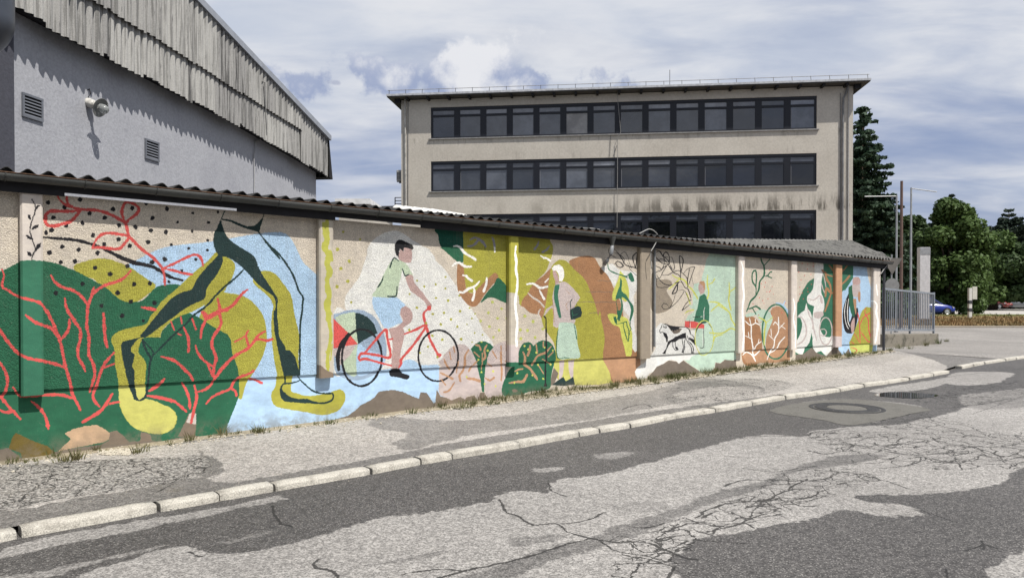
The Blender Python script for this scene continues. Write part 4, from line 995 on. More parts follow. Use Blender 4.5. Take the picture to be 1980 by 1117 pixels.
# sidewalk: from the back of the kerb to the wall, and on past the wall's end to the side street
mb = MB(); inner = [kp[i]+left_n(i)*.14 for i in range(len(kp))]
wallline = []
for p in inner:
    rel = Vector((p.x-WALL.O.x, p.y-WALL.O.y)); u = rel.dot(WALL.d); u = max(-9, min(u, 19.5)); wallline.append((u, WALL.w(u, -.30, zb(u))))
K = 8
for i in range(len(inner)-1):
    if wallline[i+1][0] >= 19.5 and wallline[i][0] >= 19.49: break
    a0, a1 = inner[i], inner[i+1]; b0, b1 = wallline[i][1], wallline[i+1][1]
    for k in range(K):
        f0, f1 = k/K, (k+1)/K
        A = a0.lerp(b0, f0); B = a1.lerp(b1, f0); C_ = a1.lerp(b1, f1); D_ = a0.lerp(b0, f1)
        z = lambda f, u: KH-.006 + (zb(u)-KH+.006)*max(0, (f-.1)/.9)
        A.z = z(f0, wallline[i][0]); B.z = z(f0, wallline[i+1][0]); C_.z = z(f1, wallline[i+1][0]); D_.z = z(f1, wallline[i][0])
        mb.quad(A, B, C_, D_)
last = i
M_FORE = asphalt('forecourt_asphalt', (.24, .225, .21), (.36, .335, .31), True)
walk = mb.build('sidewalk', M_WALK); tag(walk, kind='structure')
E = wallline[last][1]; mb = MB(); fore = [inner[j] for j in range(last, len(inner))]
zE = zb(19.5)
def zfor(p, edge=0.0):
    d_ = math.hypot(p.x-E.x, p.y-E.y); return .05+(zE-.05)*max(0, 1-d_/5)**1.5
n_f = len(fore); KF = 10
farp = [Vector((E.x+(70-E.x)*(j/(n_f-1)), 37.5, 0)) for j in range(n_f)]
firstl = [walkcol for walkcol in [inner[last].lerp(E, f/KF) for f in range(KF+1)]]
rows_ = []
for j in range(n_f):
    base = fore[j]; tgt = farp[j] if j else Vector((E.x-.2, 37.5, 0)); r_ = []
    for k in range(KF+1):
        p = base.lerp(tgt, (k/KF)**1.6)
        r_.append(p)
    rows_.append(r_)
for j in range(n_f):
    for k in range(KF+1):
        p = rows_[j][k]; p.z = (KH-.006) if k == 0 else zfor(p)
for j in range(n_f-1):
    for k in range(KF): mb.quad(rows_[j][k], rows_[j+1][k], rows_[j+1][k+1], rows_[j][k+1])
# wedge between the sidewalk's last cross-section, the wall's end and the forecourt
a0 = inner[last].copy(); a0.z = KH-.006; E_ = E.copy(); E_.z = zE-.004
mb.add([a0, E_]+[rows_[0][k] for k in range(1, KF+1)], [(0, 1, 2)]+[(1, k+1, k+2) if False else (1, k, k+1) for k in range(2, KF+1)])
fc_ = mb.build('forecourt', M_FORE); tag(fc_, kind='structure')
# a paler cross street beyond, in front of the dry verge
kerb = bpy.data.objects.new('kerb', None); COL.objects.link(kerb); tag(kerb, kind='structure')
rk = random.Random(4); cuts = []
base_j = list(range(0, len(kp)-1))
for a in base_j:
    p, q = kp[a], kp[a+1]
    if a == 24+0: continue
    L = (q-p).length; nseg = 1 if L < 1.35 else int(round(L/1.0))
    for s in range(nseg):
        P0 = p.lerp(q, s/nseg); P1 = p.lerp(q, (s+1)/nseg); dd = (P1-P0); l = dd.length
        if l < .05: continue
        dd.normalize(); nn = Vector((-dd.y, dd.x, 0)); g0 = rk.choice((.006, .009, .013, .022)); tw = rk.uniform(-.006, .006); hh = KH+rk.uniform(-.004, .008)
        me = MB(); prof = [(-.004, -.10), (.001, hh-.020), (.008, hh-.007), (.022, hh-.001), (.085, hh+.001), (.140, hh-.001), (.149, hh-.010), (.15, -.1)]
        m_ = max(4, int(l/.12)); rows = []
        for k in range(m_+1):
            f = k/m_; e = g0+(l-2*g0)*f; edge = min(f, 1-f)*m_; cut = rk.choice((.002, .004, .014)) if edge < .5 else 0
            pp = P0+dd*e; rows.append([pp+nn*(o+tw*(f-.5)+rk.uniform(-.005, .004)+(cut if o < .05 else 0))+Vector((0, 0, z-(cut*.7 if z > 0 else 0)+rk.uniform(-.003, .002))) for o, z in prof])
        n_ = len(prof); vs = [v for r_ in rows for v in r_]; fs = [(k*n_+c, (k+1)*n_+c, (k+1)*n_+c+1, k*n_+c+1) for k in range(m_) for c in range(n_-1)]
        fs += [tuple(range(n_)), tuple(m_*n_+c for c in range(n_))[::-1]]
        me.add(vs, fs); o = me.build('kerb_stone', M_KERB, kerb, smooth=False)
        for pz in o.data.polygons: pz.use_smooth = len(pz.vertices) == 4
# manhole in its concrete collar, and the puddle by the kerb
M_IRON = simple('cast_iron', (.035, .034, .034), .6, .4, var=.3, scale=20, bstr=.3)
M_COLLAR = stained('collar_concrete', (.135, .13, .117), (.08, .076, .068), 3, grain=60, gm=(.75, 1.25))
mc = ground(1637, 789)
mh = thing('manhole', 'round cast iron manhole with a pale centre set in a concrete patch in the road', 'manhole', (mc.x, mc.y, 0))
mb = MB(); T = Matrix.Translation(mc)
mb.lathe([(.0, .0105), (.275, .0105), (.28, .007)], 36, T); mb.build('manhole_cover', M_COLLAR, mh)
mb = MB(); mb.lathe([(.285, .0), (.285, .011), (.31, .014), (.36, .010), (.40, .014), (.445, .013), (.46, .0)], 44, T); mb.build('frame_ring', M_IRON, mh, smooth=False)
mb = MB(); mb.lathe([(.462, .002), (.50, .0125), (.53, .011), (.535, .001)], 44, T); mb.build('outer_ring', M_IRON, mh)
mb = MB(); cs = [(1490, 795), (1555, 778), (1660, 772), (1795, 790), (1760, 800), (1690, 815), (1640, 822), (1590, 812)]
c0 = Vector((mc.x, mc.y, .004)); pts = catmull(np.array([[ground(*c).x, ground(*c).y] for c in cs]), True, .08); rr_ = random.Random(8)
pts = [Vector((a+rr_.uniform(-.012, .012), b+rr_.uniform(-.012, .012), .004)) for a, b in pts]
mb.add([c0]+pts, [(0, i+1, (i+1) % len(pts)+1) for i in range(len(pts))]); mb.build('concrete_collar', M_COLLAR, mh, fix=False)
m, t_ = newmat('rain_water'); t_.bsdf((.03, .028, .025), .03, .6, bump=t_.noise(t_.pos(), 4, 2), bstr=.02, IOR=1.33)
mb = MB(); cs = [(1690, 764), (1720, 758), (1790, 761), (1815, 765), (1775, 770), (1722, 768)]
pts = catmull(np.array([[ground(*c).x, ground(*c).y] for c in cs]), True, .05); pts = [Vector((a+rr_.uniform(-.008, .008), b+rr_.uniform(-.008, .008), .005)) for a, b in pts]
c0 = sum(pts, Vector())/len(pts); mb.add([c0]+pts, [(0, i+1, (i+1) % len(pts)+1) for i in range(len(pts))])
tag(mb.build('puddle', m, fix=False), 'shallow puddle on the road by the kerb mirroring the grey railing', 'puddle')

# ------------------------------------------------------------------ the mural wall
PX = [(-.20, .12), (3.0, 3.18), (6.15, 6.33), (9.26, 9.44), (12.42, 12.60), (14.52, 14.66), (16.66, 16.80), (18.72, 18.92)]
zt = lambda u: 2.735-.0163*u
zl = lambda u: .748-.0163*u
PX = []
for a, b in ((40, 84), (618, 646), (986, 1004), (1239, 1259), (1429, 1441), (1531, 1542), (1617, 1629), (1690, 1703)):
    PX.append((WALL.at(a, 560, .085)[0], WALL.at(b, 560, .085)[0]))
PXW = [-9.5, -6.3, -3.2]
posts = [(a-.09, a+.09) for a in PXW]+PX
wall = thing('mural_wall', 'long precast concrete wall painted with walking legs, cyclist, old lady, dog and branching plants', 'wall', tuple(WALL.w(-.1, 0, .05)))
def uvw(u, z): return ((u-U0)/ULEN, z/ZLEN)
def wbox(mb, u0, u1, o0, o1, zlo, zhi, nu=1):
    """box on the wall plane with mural coordinates; zlo, zhi are functions of u"""
    us = [u0+(u1-u0)*k/nu for k in range(nu+1)]
    ch = .0
    for a, b in zip(us[:-1], us[1:]):
        mb.quad(WALL.w(a, o1, zlo(a)), WALL.w(b, o1, zlo(b)), WALL.w(b, o1, zhi(b)), WALL.w(a, o1, zhi(a)), [uvw(a, zlo(a)), uvw(b, zlo(b)), uvw(b, zhi(b)), uvw(a, zhi(a))])
        mb.quad(WALL.w(a, o0, zhi(a)), WALL.w(a, o1, zhi(a)), WALL.w(b, o1, zhi(b)), WALL.w(b, o0, zhi(b)), [uvw(a, zhi(a))]*2+[uvw(b, zhi(b))]*2)
        mb.quad(WALL.w(a, o0, zlo(a)), WALL.w(b, o0, zlo(b)), WALL.w(b, o1, zlo(b)), WALL.w(a, o1, zlo(a)), [uvw(a, zlo(a)), uvw(b, zlo(b))]*2)
        mb.quad(WALL.w(b, o0, zlo(b)), WALL.w(a, o0, zlo(a)), WALL.w(a, o0, zhi(a)), WALL.w(b, o0, zhi(b)), [uvw(b, zlo(b)), uvw(a, zlo(a)), uvw(a, zhi(a)), uvw(b, zhi(b))])
    for a in (u0, u1): mb.quad(WALL.w(a, o0, zlo(a)), WALL.w(a, o1, zlo(a)), WALL.w(a, o1, zhi(a)), WALL.w(a, o0, zhi(a)), [uvw(a, zlo(a))]*2+[uvw(a, zhi(a))]*2)
for i in range(len(posts)-1):
    a = posts[i][1]-.03; b = posts[i+1][0]+.03
    mb = MB(); wbox(mb, a, b, -.10, 0, zl, zt, 6); mb.build('concrete_panel', M_MUR, wall)
uL, uR = -9.5, posts[-1][1]+.02
# plinth: cast base set back behind the slabs, with a slightly wandering face
cuts = [uL]+[ (posts[i][0]+posts[i][1])/2 for i in range(1, len(posts)-1)]+[uR]
mb = MB(); wbox(mb, uL, uR, -.13, -.022, lambda u: -.15, lambda u: zl(u)-.004, 60); mb.build('plinth', M_MURP, wall)
for i, (a, b) in enumerate(posts):
    mb = MB(); lo = (lambda u, c=(a+b)/2: zl(c)-.045); hi = (lambda u, c=(a+b)/2: zt(c)+.02)
    c = .018; ring = [(a, -.12), (a, .085-c), (a+c, .085), (b-c, .085), (b, .085-c), (b, -.12)]
    z0, z1 = lo(0), hi(0); n = len(ring)
    for k in range(n):
        (ua, oa), (ub, ob) = ring[k], ring[(k+1) % n]
        zc = z1-.0
        mb.quad(WALL.w(ua, oa, z0), WALL.w(ub, ob, z0), WALL.w(ub, ob, zc), WALL.w(ua, oa, zc), [uvw(ua, z0), uvw(ub, z0), uvw(ub, zc), uvw(ua, zc)])
    mb.add([WALL.w(u_, o_, z1) for u_, o_ in ring], [tuple(range(n))], [uvw(u_, z1) for u_, o_ in ring]); mb.add([WALL.w(u_, o_, z0) for u_, o_ in ring], [tuple(range(n))[::-1]], [uvw(u_, z0) for u_, o_ in ring])
    mb.build('post', M_PST, wall)
mb = MB(); mb.tube([WALL.w(9.6, .035, .75), WALL.w(9.6, .035, zt(9.6)+.05)], .022, 8); mb.build('conduit', simple('grey_conduit', (.20, .21, .22), .6), wall)

# ------------------------------------------------------------------ the corrugated canopy on top
can = thing('canopy_roof', 'low corrugated fibre cement roof with a dark gutter running along the wall top', 'roof', tuple(WALL.w(-.1, 0, 2.8)))
zg = lambda u: 2.885-.0150*u
UE = 19.25
def back_off(u): return -.60
def roof_z(u, off):
    k = float(np.interp(u, [11.0, 13.9, 19.2], [.045, .27, .62]))
    return zg(u)+.028+k*(.26-off)
shear = lambda u: float(np.interp(u, [11.0, 13.0], [0, .78]))
rk = random.Random(11); PIT = .175
def rsheet(u0, u1, o0f, o1f, zf, amp, mat, name, parent, lift=0.0, n_o=3, per=12):
    mb = MB(); cols = []
    n = int(round((u1-u0)/PIT*per)); w1 = rk.uniform(-.012, .018)
    for i in range(n+1):
        u = u0+(u1-u0)*i/n; col = []
        for j in range(n_o+1):
            f = j/n_o; off = o0f(u)+w1*0+(o1f(u)-o0f(u))*f
            z = zf(u, off)+amp*math.cos(2*math.pi*u/PIT)+lift+rk.uniform(-.0008, .0008); col.append((u, off, z))
        cols.append(col)
    vs = [WALL.w(c[0]-shear(c[0])*(.21-c[1]), c[1], c[2]) for col in cols for c in col]; m = n_o+1; b = len(vs); vs += [v-Vector((0, 0, .007)) for v in vs]
    fs = []
    for i in range(n):
        for j in range(n_o):
            fs.append((i*m+j, (i+1)*m+j, (i+1)*m+j+1, i*m+j+1)); fs.append((b+i*m+j+1, b+(i+1)*m+j+1, b+(i+1)*m+j, b+i*m+j))
        fs.append((i*m, b+i*m, b+(i+1)*m, (i+1)*m)); fs.append((i*m+n_o, (i+1)*m+n_o, b+(i+1)*m+n_o, b+i*m+n_o))
    for i in (0, n):
        for j in range(n_o): fs.append((i*m+j, i*m+j+1, b+i*m+j+1, b+i*m+j))
    mb.add(vs, fs); o = mb.build(name, mat, parent)
    return o
u = -9.6; k = 0
while u < UE-.1:
    u1 = min(u+PIT*5, UE); fr = rk.uniform(-.012, .02)
    rsheet(u, min(u1+.03, UE), lambda q: .21+fr, lambda q: back_off(q), roof_z, .026 if u < 11 else .034, M_ROOFD if u < 11 else M_ROOF, 'corrugated_sheet', can, lift=.0025*(k % 2)+rk.uniform(0, .004))
    u = u1; k += 1
# gutter: half-round channel hung on brackets
mb = MB(); R_ = .062; secs = 40; vs = []; fs = []; 
angs = [math.pi+math.pi*k/8 for k in range(9)]
us = [-9.6+(UE+.08+9.6)*k/secs for k in range(secs+1)]
gc = .17
for u_ in us:
    sag = rk.uniform(-.004, .003)
    for r_ in (R_, R_-.004):
        for a in angs: vs.append(WALL.w(u_, gc-math.cos(a)*r_*-1, zg(u_)+.0+math.sin(a)*r_*1.25+sag))
n9 = 9
for i in range(secs):
    b0 = i*18; b1 = (i+1)*18
    for k in range(8):
        fs.append((b0+k, b1+k, b1+k+1, b0+k+1)); fs.append((b0+9+k+1, b1+9+k+1, b1+9+k, b0+9+k))
    fs.append((b0, b0+9, b1+9, b1)); fs.append((b0+8, b1+8, b1+17, b0+17))
for b in (0, secs*18):
    for k in range(8): fs.append((b+k, b+k+1, b+9+k+1, b+9+k))
mb.add(vs, fs); gut = mb.build('gutter', M_GUT, can, smooth=True)
mb = MB(); mb.tube([WALL.w(u_, gc+R_, zg(u_)+.001) for u_ in us], .0055, 6); mb.build('gutter_bead', M_RUST, gut)
gme = None
for k in range(42):
    u_ = -9.2+k*.68
    if u_ > UE: break
    mb = MB(); mb.tube([WALL.w(u_, gc+math.cos(a)*(R_+.007), zg(u_)+math.sin(a)*(R_*1.25+.006)) for a in [math.pi*2-math.pi*q/7 for q in range(8)]], .0055, 5)
    mb.build('bracket', M_GUT, can)
def nearly(u): return 0
# boards behind the gutter; between them and the wall top stays an uneven gap
for a, b, drop in ((-9.6, .15, .0), (.15, 1.1, .006), (1.1, 1.9, .0055), (1.9, 3.15, -.02), (3.15, 4.45, .008), (4.45, 12.5, -.02), (12.5, UE, -.02)):
    mb = MB(); zlo = (lambda q: zt(q)+.028+drop*1.0); zhi = (lambda q: zg(q)+.02)
    if drop > .005: zlo = (lambda q, d_=drop: zt(q)+.012+d_)
    else: zlo = (lambda q: zt(q)-.02)
    vs = []
    for u_ in (a, b):
        for off in (.085, .105): vs += [WALL.w(u_, off, zlo(u_)), WALL.w(u_, off, zhi(u_))]
    mb.add(vs, [(0, 1, 3, 2), (4, 6, 7, 5), (0, 4, 5, 1), (2, 3, 7, 6), (0, 2, 6, 4), (1, 5, 7, 3)]); mb.build('fascia_board', M_FASC, can)
# beams carrying the sheets
for off in (-.50,):
    mb = MB(); vs = []
    for u_ in (-9.6, 12):
        for o_ in (off-.04, off+.04): vs += [WALL.w(u_, o_, zt(u_)+.14), WALL.w(u_, o_, zg(u_)+.02)]
    mb.add(vs, [(0, 1, 3, 2), (4, 6, 7, 5), (0, 4, 5, 1), (2, 3, 7, 6), (0, 2, 6, 4), (1, 5, 7, 3)]); mb.build('purlin', M_FASC, can)
for (a, b) in posts:
    c = (a+b)/2; mb = MB(); mb.box(a+.02, b-.02, -.10, .08, zt(c)+.02, zg(c)-.01, lambda x, y, z: WALL.w(x, y, z)); mb.build('bearer_block', M_FASC, can)
# downpipe outlet
ud = WALL.at(1182, 480, .15)[0]; z0 = zg(ud)
mb = MB(); mb.lathe([(.062, -.05), (.06, -.09), (.036, -.15), (.034, -.20)], 14, Matrix.Translation(WALL.w(ud, gc, z0))); o = mb.build('outlet', M_GUT, can, smooth=True)
mb = MB(); mb.tube([WALL.w(ud, gc, z0-.2), WALL.w(ud-.01, gc-.01, z0-.34), WALL.w(ud-.05, gc-.06, z0-.45), WALL.w(ud-.09, .06, z0-.53)], .033, 12); mb.build('downpipe', simple('grey_pipe', (.22, .23, .245), .5, .4), can, smooth=True)
# white see-through sheets lying on the canopy further back
us_, zs_ = WALL.at(806, 402, -.8); ue_, ze_ = WALL.at(902, 408, -.8)
sh = thing('roof_light_sheet', 'bright white translucent corrugated sheet lying behind the dark roof edge', 'roof sheet', tuple(WALL.w((us_+ue_)/2, -.9, 3.0)))
rsheet(us_, ue_, lambda q: -.66, lambda q: -1.6, lambda q, off: 2.985-.0150*(q-4.2)+.33*(-.66-off)*.55, .03, M_PLAS, 'corrugated_sheet', sh)
# rear wall of the shed under the steeper end of the roof
mb = MB(); vs = []
# cables over the roof
M_CAB = simple('grey_cable', (.35, .35, .34), .6, .3)
def cable(px, off, r, label, mat=M_CAB):
    pts = [WALL.w(WALL.at(x, y, off)[0], off, WALL.at(x, y, off)[1]) for x, y in px]
    q = catmull(np.array([tuple(p) for p in pts]), False, .04) if len(pts) > 2 else pts
    mb = MB(); mb.tube([Vector(tuple(p)) for p in q], r, 6); o = mb.build('cable', mat, None, smooth=True); return tag(o, label, 'cable')
cable([(1205, 462), (1222, 457), (1237, 451), (1251, 444), (1257, 443), (1264, 446), (1272, 455), (1270, 465), (1264, 477), (1258, 490), (1260, 520)], .19, .009, 'pale bent cable looping up over the gutter above the branch drawings')
cable([(1085, 443), (1140, 441), (1190, 450), (1240, 455), (1320, 460), (1400, 466), (1500, 465), (1590, 464)], -.45, .008, 'thin grey cable strung low along the top of the corrugated roof')
cable([(1690, 486), (1706, 489), (1715, 498), (1717, 509), (1708, 522), (1703, 530)], .12, .010, 'grey cable curving off the right end of the canopy')
# ------------------------------------------------------------------ the rendered hall with corrugated fascia
M_HALL = stained('white_render', (.37, .378, .41), (.28, .285, .32), .8, .55, grain=22, amt=.5, gm=(.9, 1.07), streak=.35)
def fibre(name, base, dark):
    m, t = newmat(name); p = t.pos(); s = t.sep(p)
    v = t.vmath('MULTIPLY', p, (22, 22, .7)); n = t.noise(v, 1.0, 6, .7); n2 = t.noise(t.vmath('MULTIPLY', p, (11, 11, 1.5)), 1.6, 6, .75); n3 = t.noise(p, 60, 3)
    c = t.mix(t.ss(n, .46, .60), base, dark); c = t.mix(t.ss(n2, .58, .70, 0, .7), c, (.06, .06, .062)); k = t.ss(n3, .3, .7, .85, 1.12); c = t.mix(1, c, t.comb(k, k, k), 'MULTIPLY')
    t.bsdf(c, .85, .2, bump=n3, bstr=.3, bdist=.01); return m
M_FIB = [fibre('weathered_fibre_cement', (.34, .335, .325), (.17, .168, .162)), fibre('stained_fibre_cement', (.29, .285, .28), (.085, .085, .083)), fibre('pale_fibre_cement', (.40, .395, .38), (.21, .207, .20))]
M_ZINC = simple('zinc_flashing', (.27, .29, .33), .45, .5, var=.1)
HW = HALL.w; uH = HALL.at(611, 340)[0]
hall = thing('hall', 'big white rendered hall with a deep band of weathered corrugated sheets under its sloping roof', 'hall', tuple(HW(uH, 0, 0)))
rt = lambda u: 6.50-.172*(u+.32)           # roof edge line
mb = MB(); pr = [(uH, 0), (uH, 5.9), (-.4, 6.40), (-14, 8.8), (-30, 6.5), (-30, 0)]
vs = [HW(u_, o_, z_) for o_ in (0, -14) for u_, z_ in pr]; n = len(pr)
mb.add(vs, [tuple(range(n)), tuple(range(n, 2*n))[::-1]]+[(k, (k+1) % n, (k+1) % n+n, k+n) for k in range(n)]); mb.build('wall', M_HALL, hall)
HO = .33; HP = .178; rk = random.Random(21)
low = lambda u: np.interp(u, [-30, -11.7, -9.9, -8, -5.2, -3, -1.3, .1], [5.72, 5.70, 5.67, 5.61, 5.55, 5.45, 5.34, 5.24])
def vsheet(u0, u1, zlo, zhi, off, amp=.028):
    mb = MB(); per = 10; n = int(round((u1-u0)/HP*per)); vs = []; nz = 2; tl = rk.uniform(-.01, .01)
    for i in range(n+1):
        u_ = u0+(u1-u0)*i/n; wob = 0
        for j in range(nz+1):
            f = j/nz; z_ = zlo(u_)+(zhi(u_)-zlo(u_))*f
            vs.append(HW(u_, off+amp*math.cos(2*math.pi*u_/HP)+tl*f-.0*f, z_))
    b = len(vs); vs2 = [v-Vector((HALL.n.x, HALL.n.y, 0))*.007 for v in vs]; m = nz+1; fs = []
    for i in range(n):
        for j in range(nz): fs.append((i*m+j, (i+1)*m+j, (i+1)*m+j+1, i*m+j+1)); fs.append((b+i*m+j+1, b+(i+1)*m+j+1, b+(i+1)*m+j, b+i*m+j))
        fs.append((i*m, b+i*m, b+(i+1)*m, (i+1)*m)); fs.append((i*m+nz, (i+1)*m+nz, b+(i+1)*m+nz, b+i*m+nz))
    for i in (0, n):
        for j in range(nz): fs.append((i*m+j, i*m+j+1, b+i*m+j+1, b+i*m+j))
    mb.add(vs+vs2, fs); o = mb.build('corrugated_sheet', rk.choice(M_FIB), hall); return o
mid = lambda u: np.interp(u, [-30, -10, -8, -6, -1.8], [6.50, 6.45, 6.40, 6.32, 6.20])
u = .12-HP*168
while u < .1:
    u1 = min(u+HP*rk.choice((1, 2, 3, 5)), .12); jl = rk.uniform(-.05, .04)
    if u1 <= -1.7:
        vsheet(u, u1+.01, lambda q: low(q)+jl, lambda q: mid(q)+.05, HO-.035)
        vsheet(u, u1+.01, lambda q: mid(q)-.03+jl*.4, lambda q: rt(q)-.07, HO+.03)
        # third row far up on the tall part
    else: vsheet(u, u1+.01, lambda q: low(q)+jl, lambda q: rt(q)-.07, HO)
    u = u1
# backing frame and soffit behind the sheets
mb = MB(); U_ = [-30, -11.7, -8, -5.2, -1.3, .1]
for a, b in zip(U_[:-1], U_[1:]):
    vs = [HW(a, 0, low(a)+.10), HW(b, 0, low(b)+.10), HW(b, HO-.08, low(b)+.05), HW(a, HO-.08, low(a)+.05), HW(a, HO-.08, rt(a)-.1), HW(b, HO-.08, rt(b)-.1)]
    mb.add(vs, [(0, 1, 2, 3), (3, 2, 5, 4)])
mb.build('soffit', M_FASC, hall)
mb = MB(); a, b = -30, .16
vs = [HW(u_, o_, rt(u_)+dz_) for u_ in (a, b) for o_, dz_ in ((HO+.10, -.11), (HO+.10, .035), (-14, .035), (-14, -.11))]
mb.add(vs, [(0, 4, 5, 1), (1, 5, 6, 2), (2, 6, 7, 3), (0, 3, 7, 4), (0, 1, 2, 3), (4, 7, 6, 5)]); mb.build('roof', M_ZINC, hall)
mb = MB(); vs = [HW(.13, HO+.05, low(.1)), HW(.13, HO+.05, rt(.1)-.08), HW(.13, -6, rt(.1)-.08), HW(.30, -6, low(.1)), HW(.42, HO+.05, low(.1)-.02)]
mb.add([HW(.13, HO+.04, low(.1)-.02), HW(.13, HO+.04, rt(.1)-.1), HW(.13, -14, rt(.1)-.1), HW(.13, -14, low(.1)-.02), HW(.42, HO+.04, low(.1)-.05), HW(.42, -14, low(.1)-.05)], [(0, 1, 4), (3, 5, 2), (1, 2, 5, 4), (0, 4, 5, 3)]); mb.build('eave_end', M_FASC, hall)
M_VENT = simple('vent_metal', (.14, .15, .175), .5, .4); M_BLK = simple('void', (.01, .01, .012), .9)
def vent(x0, y0, x1, y1, y2):
    ua, za = HALL.at(x0, y0); ub, _ = HALL.at(x1, y1); _, zb_ = HALL.at(x1, y2)
    Wf = lambda a, b, c: HW(a, b, c)
    mb = MB(); fw = .035
    mb.box(ua, ub, .002, .03, za-fw, za, Wf); mb.box(ua, ub, .002, .03, zb_, zb_+fw, Wf); mb.box(ua, ua+fw, .003, .028, zb_+fw, za-fw, Wf); mb.box(ub-fw, ub, .003, .028, zb_+fw, za-fw, Wf)
    v = mb.build('vent', M_VENT, hall)
    mb = MB(); mb.box(ua+fw, ub-fw, .002, .006, zb_+fw, za-fw, Wf); mb.build('opening', M_BLK, v)
    nS = 6; h = (za-zb_-2*fw)/nS
    for k in range(nS):
        z_ = zb_+fw+h*k; mb = MB()
        mb.add([HW(ua+fw, .024, z_+.006), HW(ub-fw, .024, z_+.006), HW(ub-fw, .008, z_+h*.55), HW(ua+fw, .008, z_+h*.55), HW(ua+fw, .024, z_), HW(ub-fw, .024, z_), HW(ub-fw, .008, z_+h*.47), HW(ua+fw, .008, z_+h*.47)], [(0, 1, 2, 3), (4, 7, 6, 5), (0, 4, 5, 1), (2, 6, 7, 3)])
        mb.build('slat', M_VENT, v)
vent(41, 178, 81, 192, 237); vent(279, 267, 306, 276, 314)
M_WIRE = simple('thin_wire', (.16, .16, .16), .6)
for px in ([(492, 372), (492, 345), (491, 300), (493, 275), (500, 271), (512, 266)],):
    mb = MB(); mb.tube([HW(HALL.at(x, y, .03)[0], .03, HALL.at(x, y, .03)[1]) for x, y in px], .012, 6); mb.build('conduit', simple('pale_conduit', (.4, .4, .41), .6), hall)
mb = MB(); mb.tube([HW(HALL.at(x, y, .40)[0], .40, HALL.at(x, y, .40)[1]) for x, y in [(516, 262), (514, 225), (512, 160), (507, 158)]], .012, 6); mb.build('conductor', M_WIRE, hall)
# lamp on the hall wall
M_ENAM = simple('aged_enamel', (.50, .49, .46), .4, .5, var=.25, scale=20); m_g, t_ = newmat('lamp_glass'); t_.bsdf((.75, .78, .78), .08, .6, Transmission_Weight=.75, IOR=1.3)
ul, z_l = HALL.at(170, 198); P0 = HW(ul, 0, z_l); tipu, tipz = HALL.at(205, 214, .34)
P1 = HW(tipu, .36, tipz); ax = (P1-P0).normalized(); Mx = Matrix.Translation(P0) @ ax.to_track_quat('Z', 'Y').to_matrix().to_4x4()
L_ = (P1-P0).length
lamp = thing('wall_lamp', 'old enamel barn lamp with a glass bulb jutting from the white hall wall', 'lamp', tuple(P0))
mb = MB(); mb.lathe([(0, -.02), (.07, -.02), (.075, .0), (.075, .10), (.06, .13), (.035, .14), (.035, L_*.55), (.05, L_*.58), (.0, L_*.58)], 16, Mx); mb.build('lamp_base', M_ENAM, lamp, smooth=True)
mb = MB(); mb.lathe([(.04, L_*.55), (.12, L_*.60), (.155, L_*.64), (.16, L_*.66), (.15, L_*.655), (.11, L_*.62), (.04, L_*.57)], 22, Mx); mb.build('lamp_shade', simple('grey_enamel', (.16, .165, .16), .35, .5), lamp, smooth=True)
mb = MB(); mb.lathe([(.062, L_*.60), (.072, L_*.7), (.075, L_*.85), (.062, L_*.96), (.035, L_*1.01), (0, L_*1.03)], 18, Mx); mb.build('lamp_glass', m_g, lamp, smooth=True)
mb = MB(); mb.tube([P0+Vector((0, 0, .07)), P0+Vector((.05, -.01, .14)), P0+Vector((.03, -.01, .22)), P0+Vector((0, 0, .20))], .009, 6); mb.build('lead', M_FASC, lamp)

# end of the hall wall, its strip of shade put into a panel's dark colour, and the big exhaust duct hanging there at the left edge of the picture
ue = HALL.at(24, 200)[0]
mb = MB(); mb.box(-30, ue, .002, .03, 0, 5.9, HW); mb.build('wall_end_shade', stained('shade_tone_render', (.07, .072, .09), (.06, .065, .08), .8, .5, grain=22, amt=.4), hall)
SR, SO = .62, .72; best = None
for uc in np.linspace(-18, -9, 3000):
    c = HW(uc, SO, 0); dist = math.hypot(c.x, c.y); px = CX+FPX*math.tan(math.atan2(c.x, c.y)+math.asin(SR/dist))
    if best is None or abs(px-33) < best[0]: best = (abs(px-33), uc)
c = HW(best[1], SO, 0); zed = EYE+(570-36)/FPX*(c.y+.1)
m_s, t_ = newmat('duct_metal'); t_.bsdf(t_.mix(t_.noise(t_.pos(), 2, 4), (.05, .06, .075), (.09, .10, .125)), .38, .5, .3)
si = thing('exhaust_duct', 'dark grey round bottomed steel duct cut by the top left corner of the picture', 'duct', (c.x, c.y, zed))
mb = MB(); mb.lathe([(SR*math.sin(a), zed-.85*SR*math.cos(a)) for a in np.linspace(0, math.pi/2, 14)]+[(SR, 9.0), (SR*.6, 9.4), (0, 9.5)], 56, Matrix.Translation(c)); mb.build('shell', m_s, si, smooth=True)
for z_ in (zed+.5, zed+2.2):
    mb = MB(); mb.box(best[1]-.05, best[1]+.05, .03, SO, z_, z_+.1, HW); mb.build('bracket', M_DARK, si)

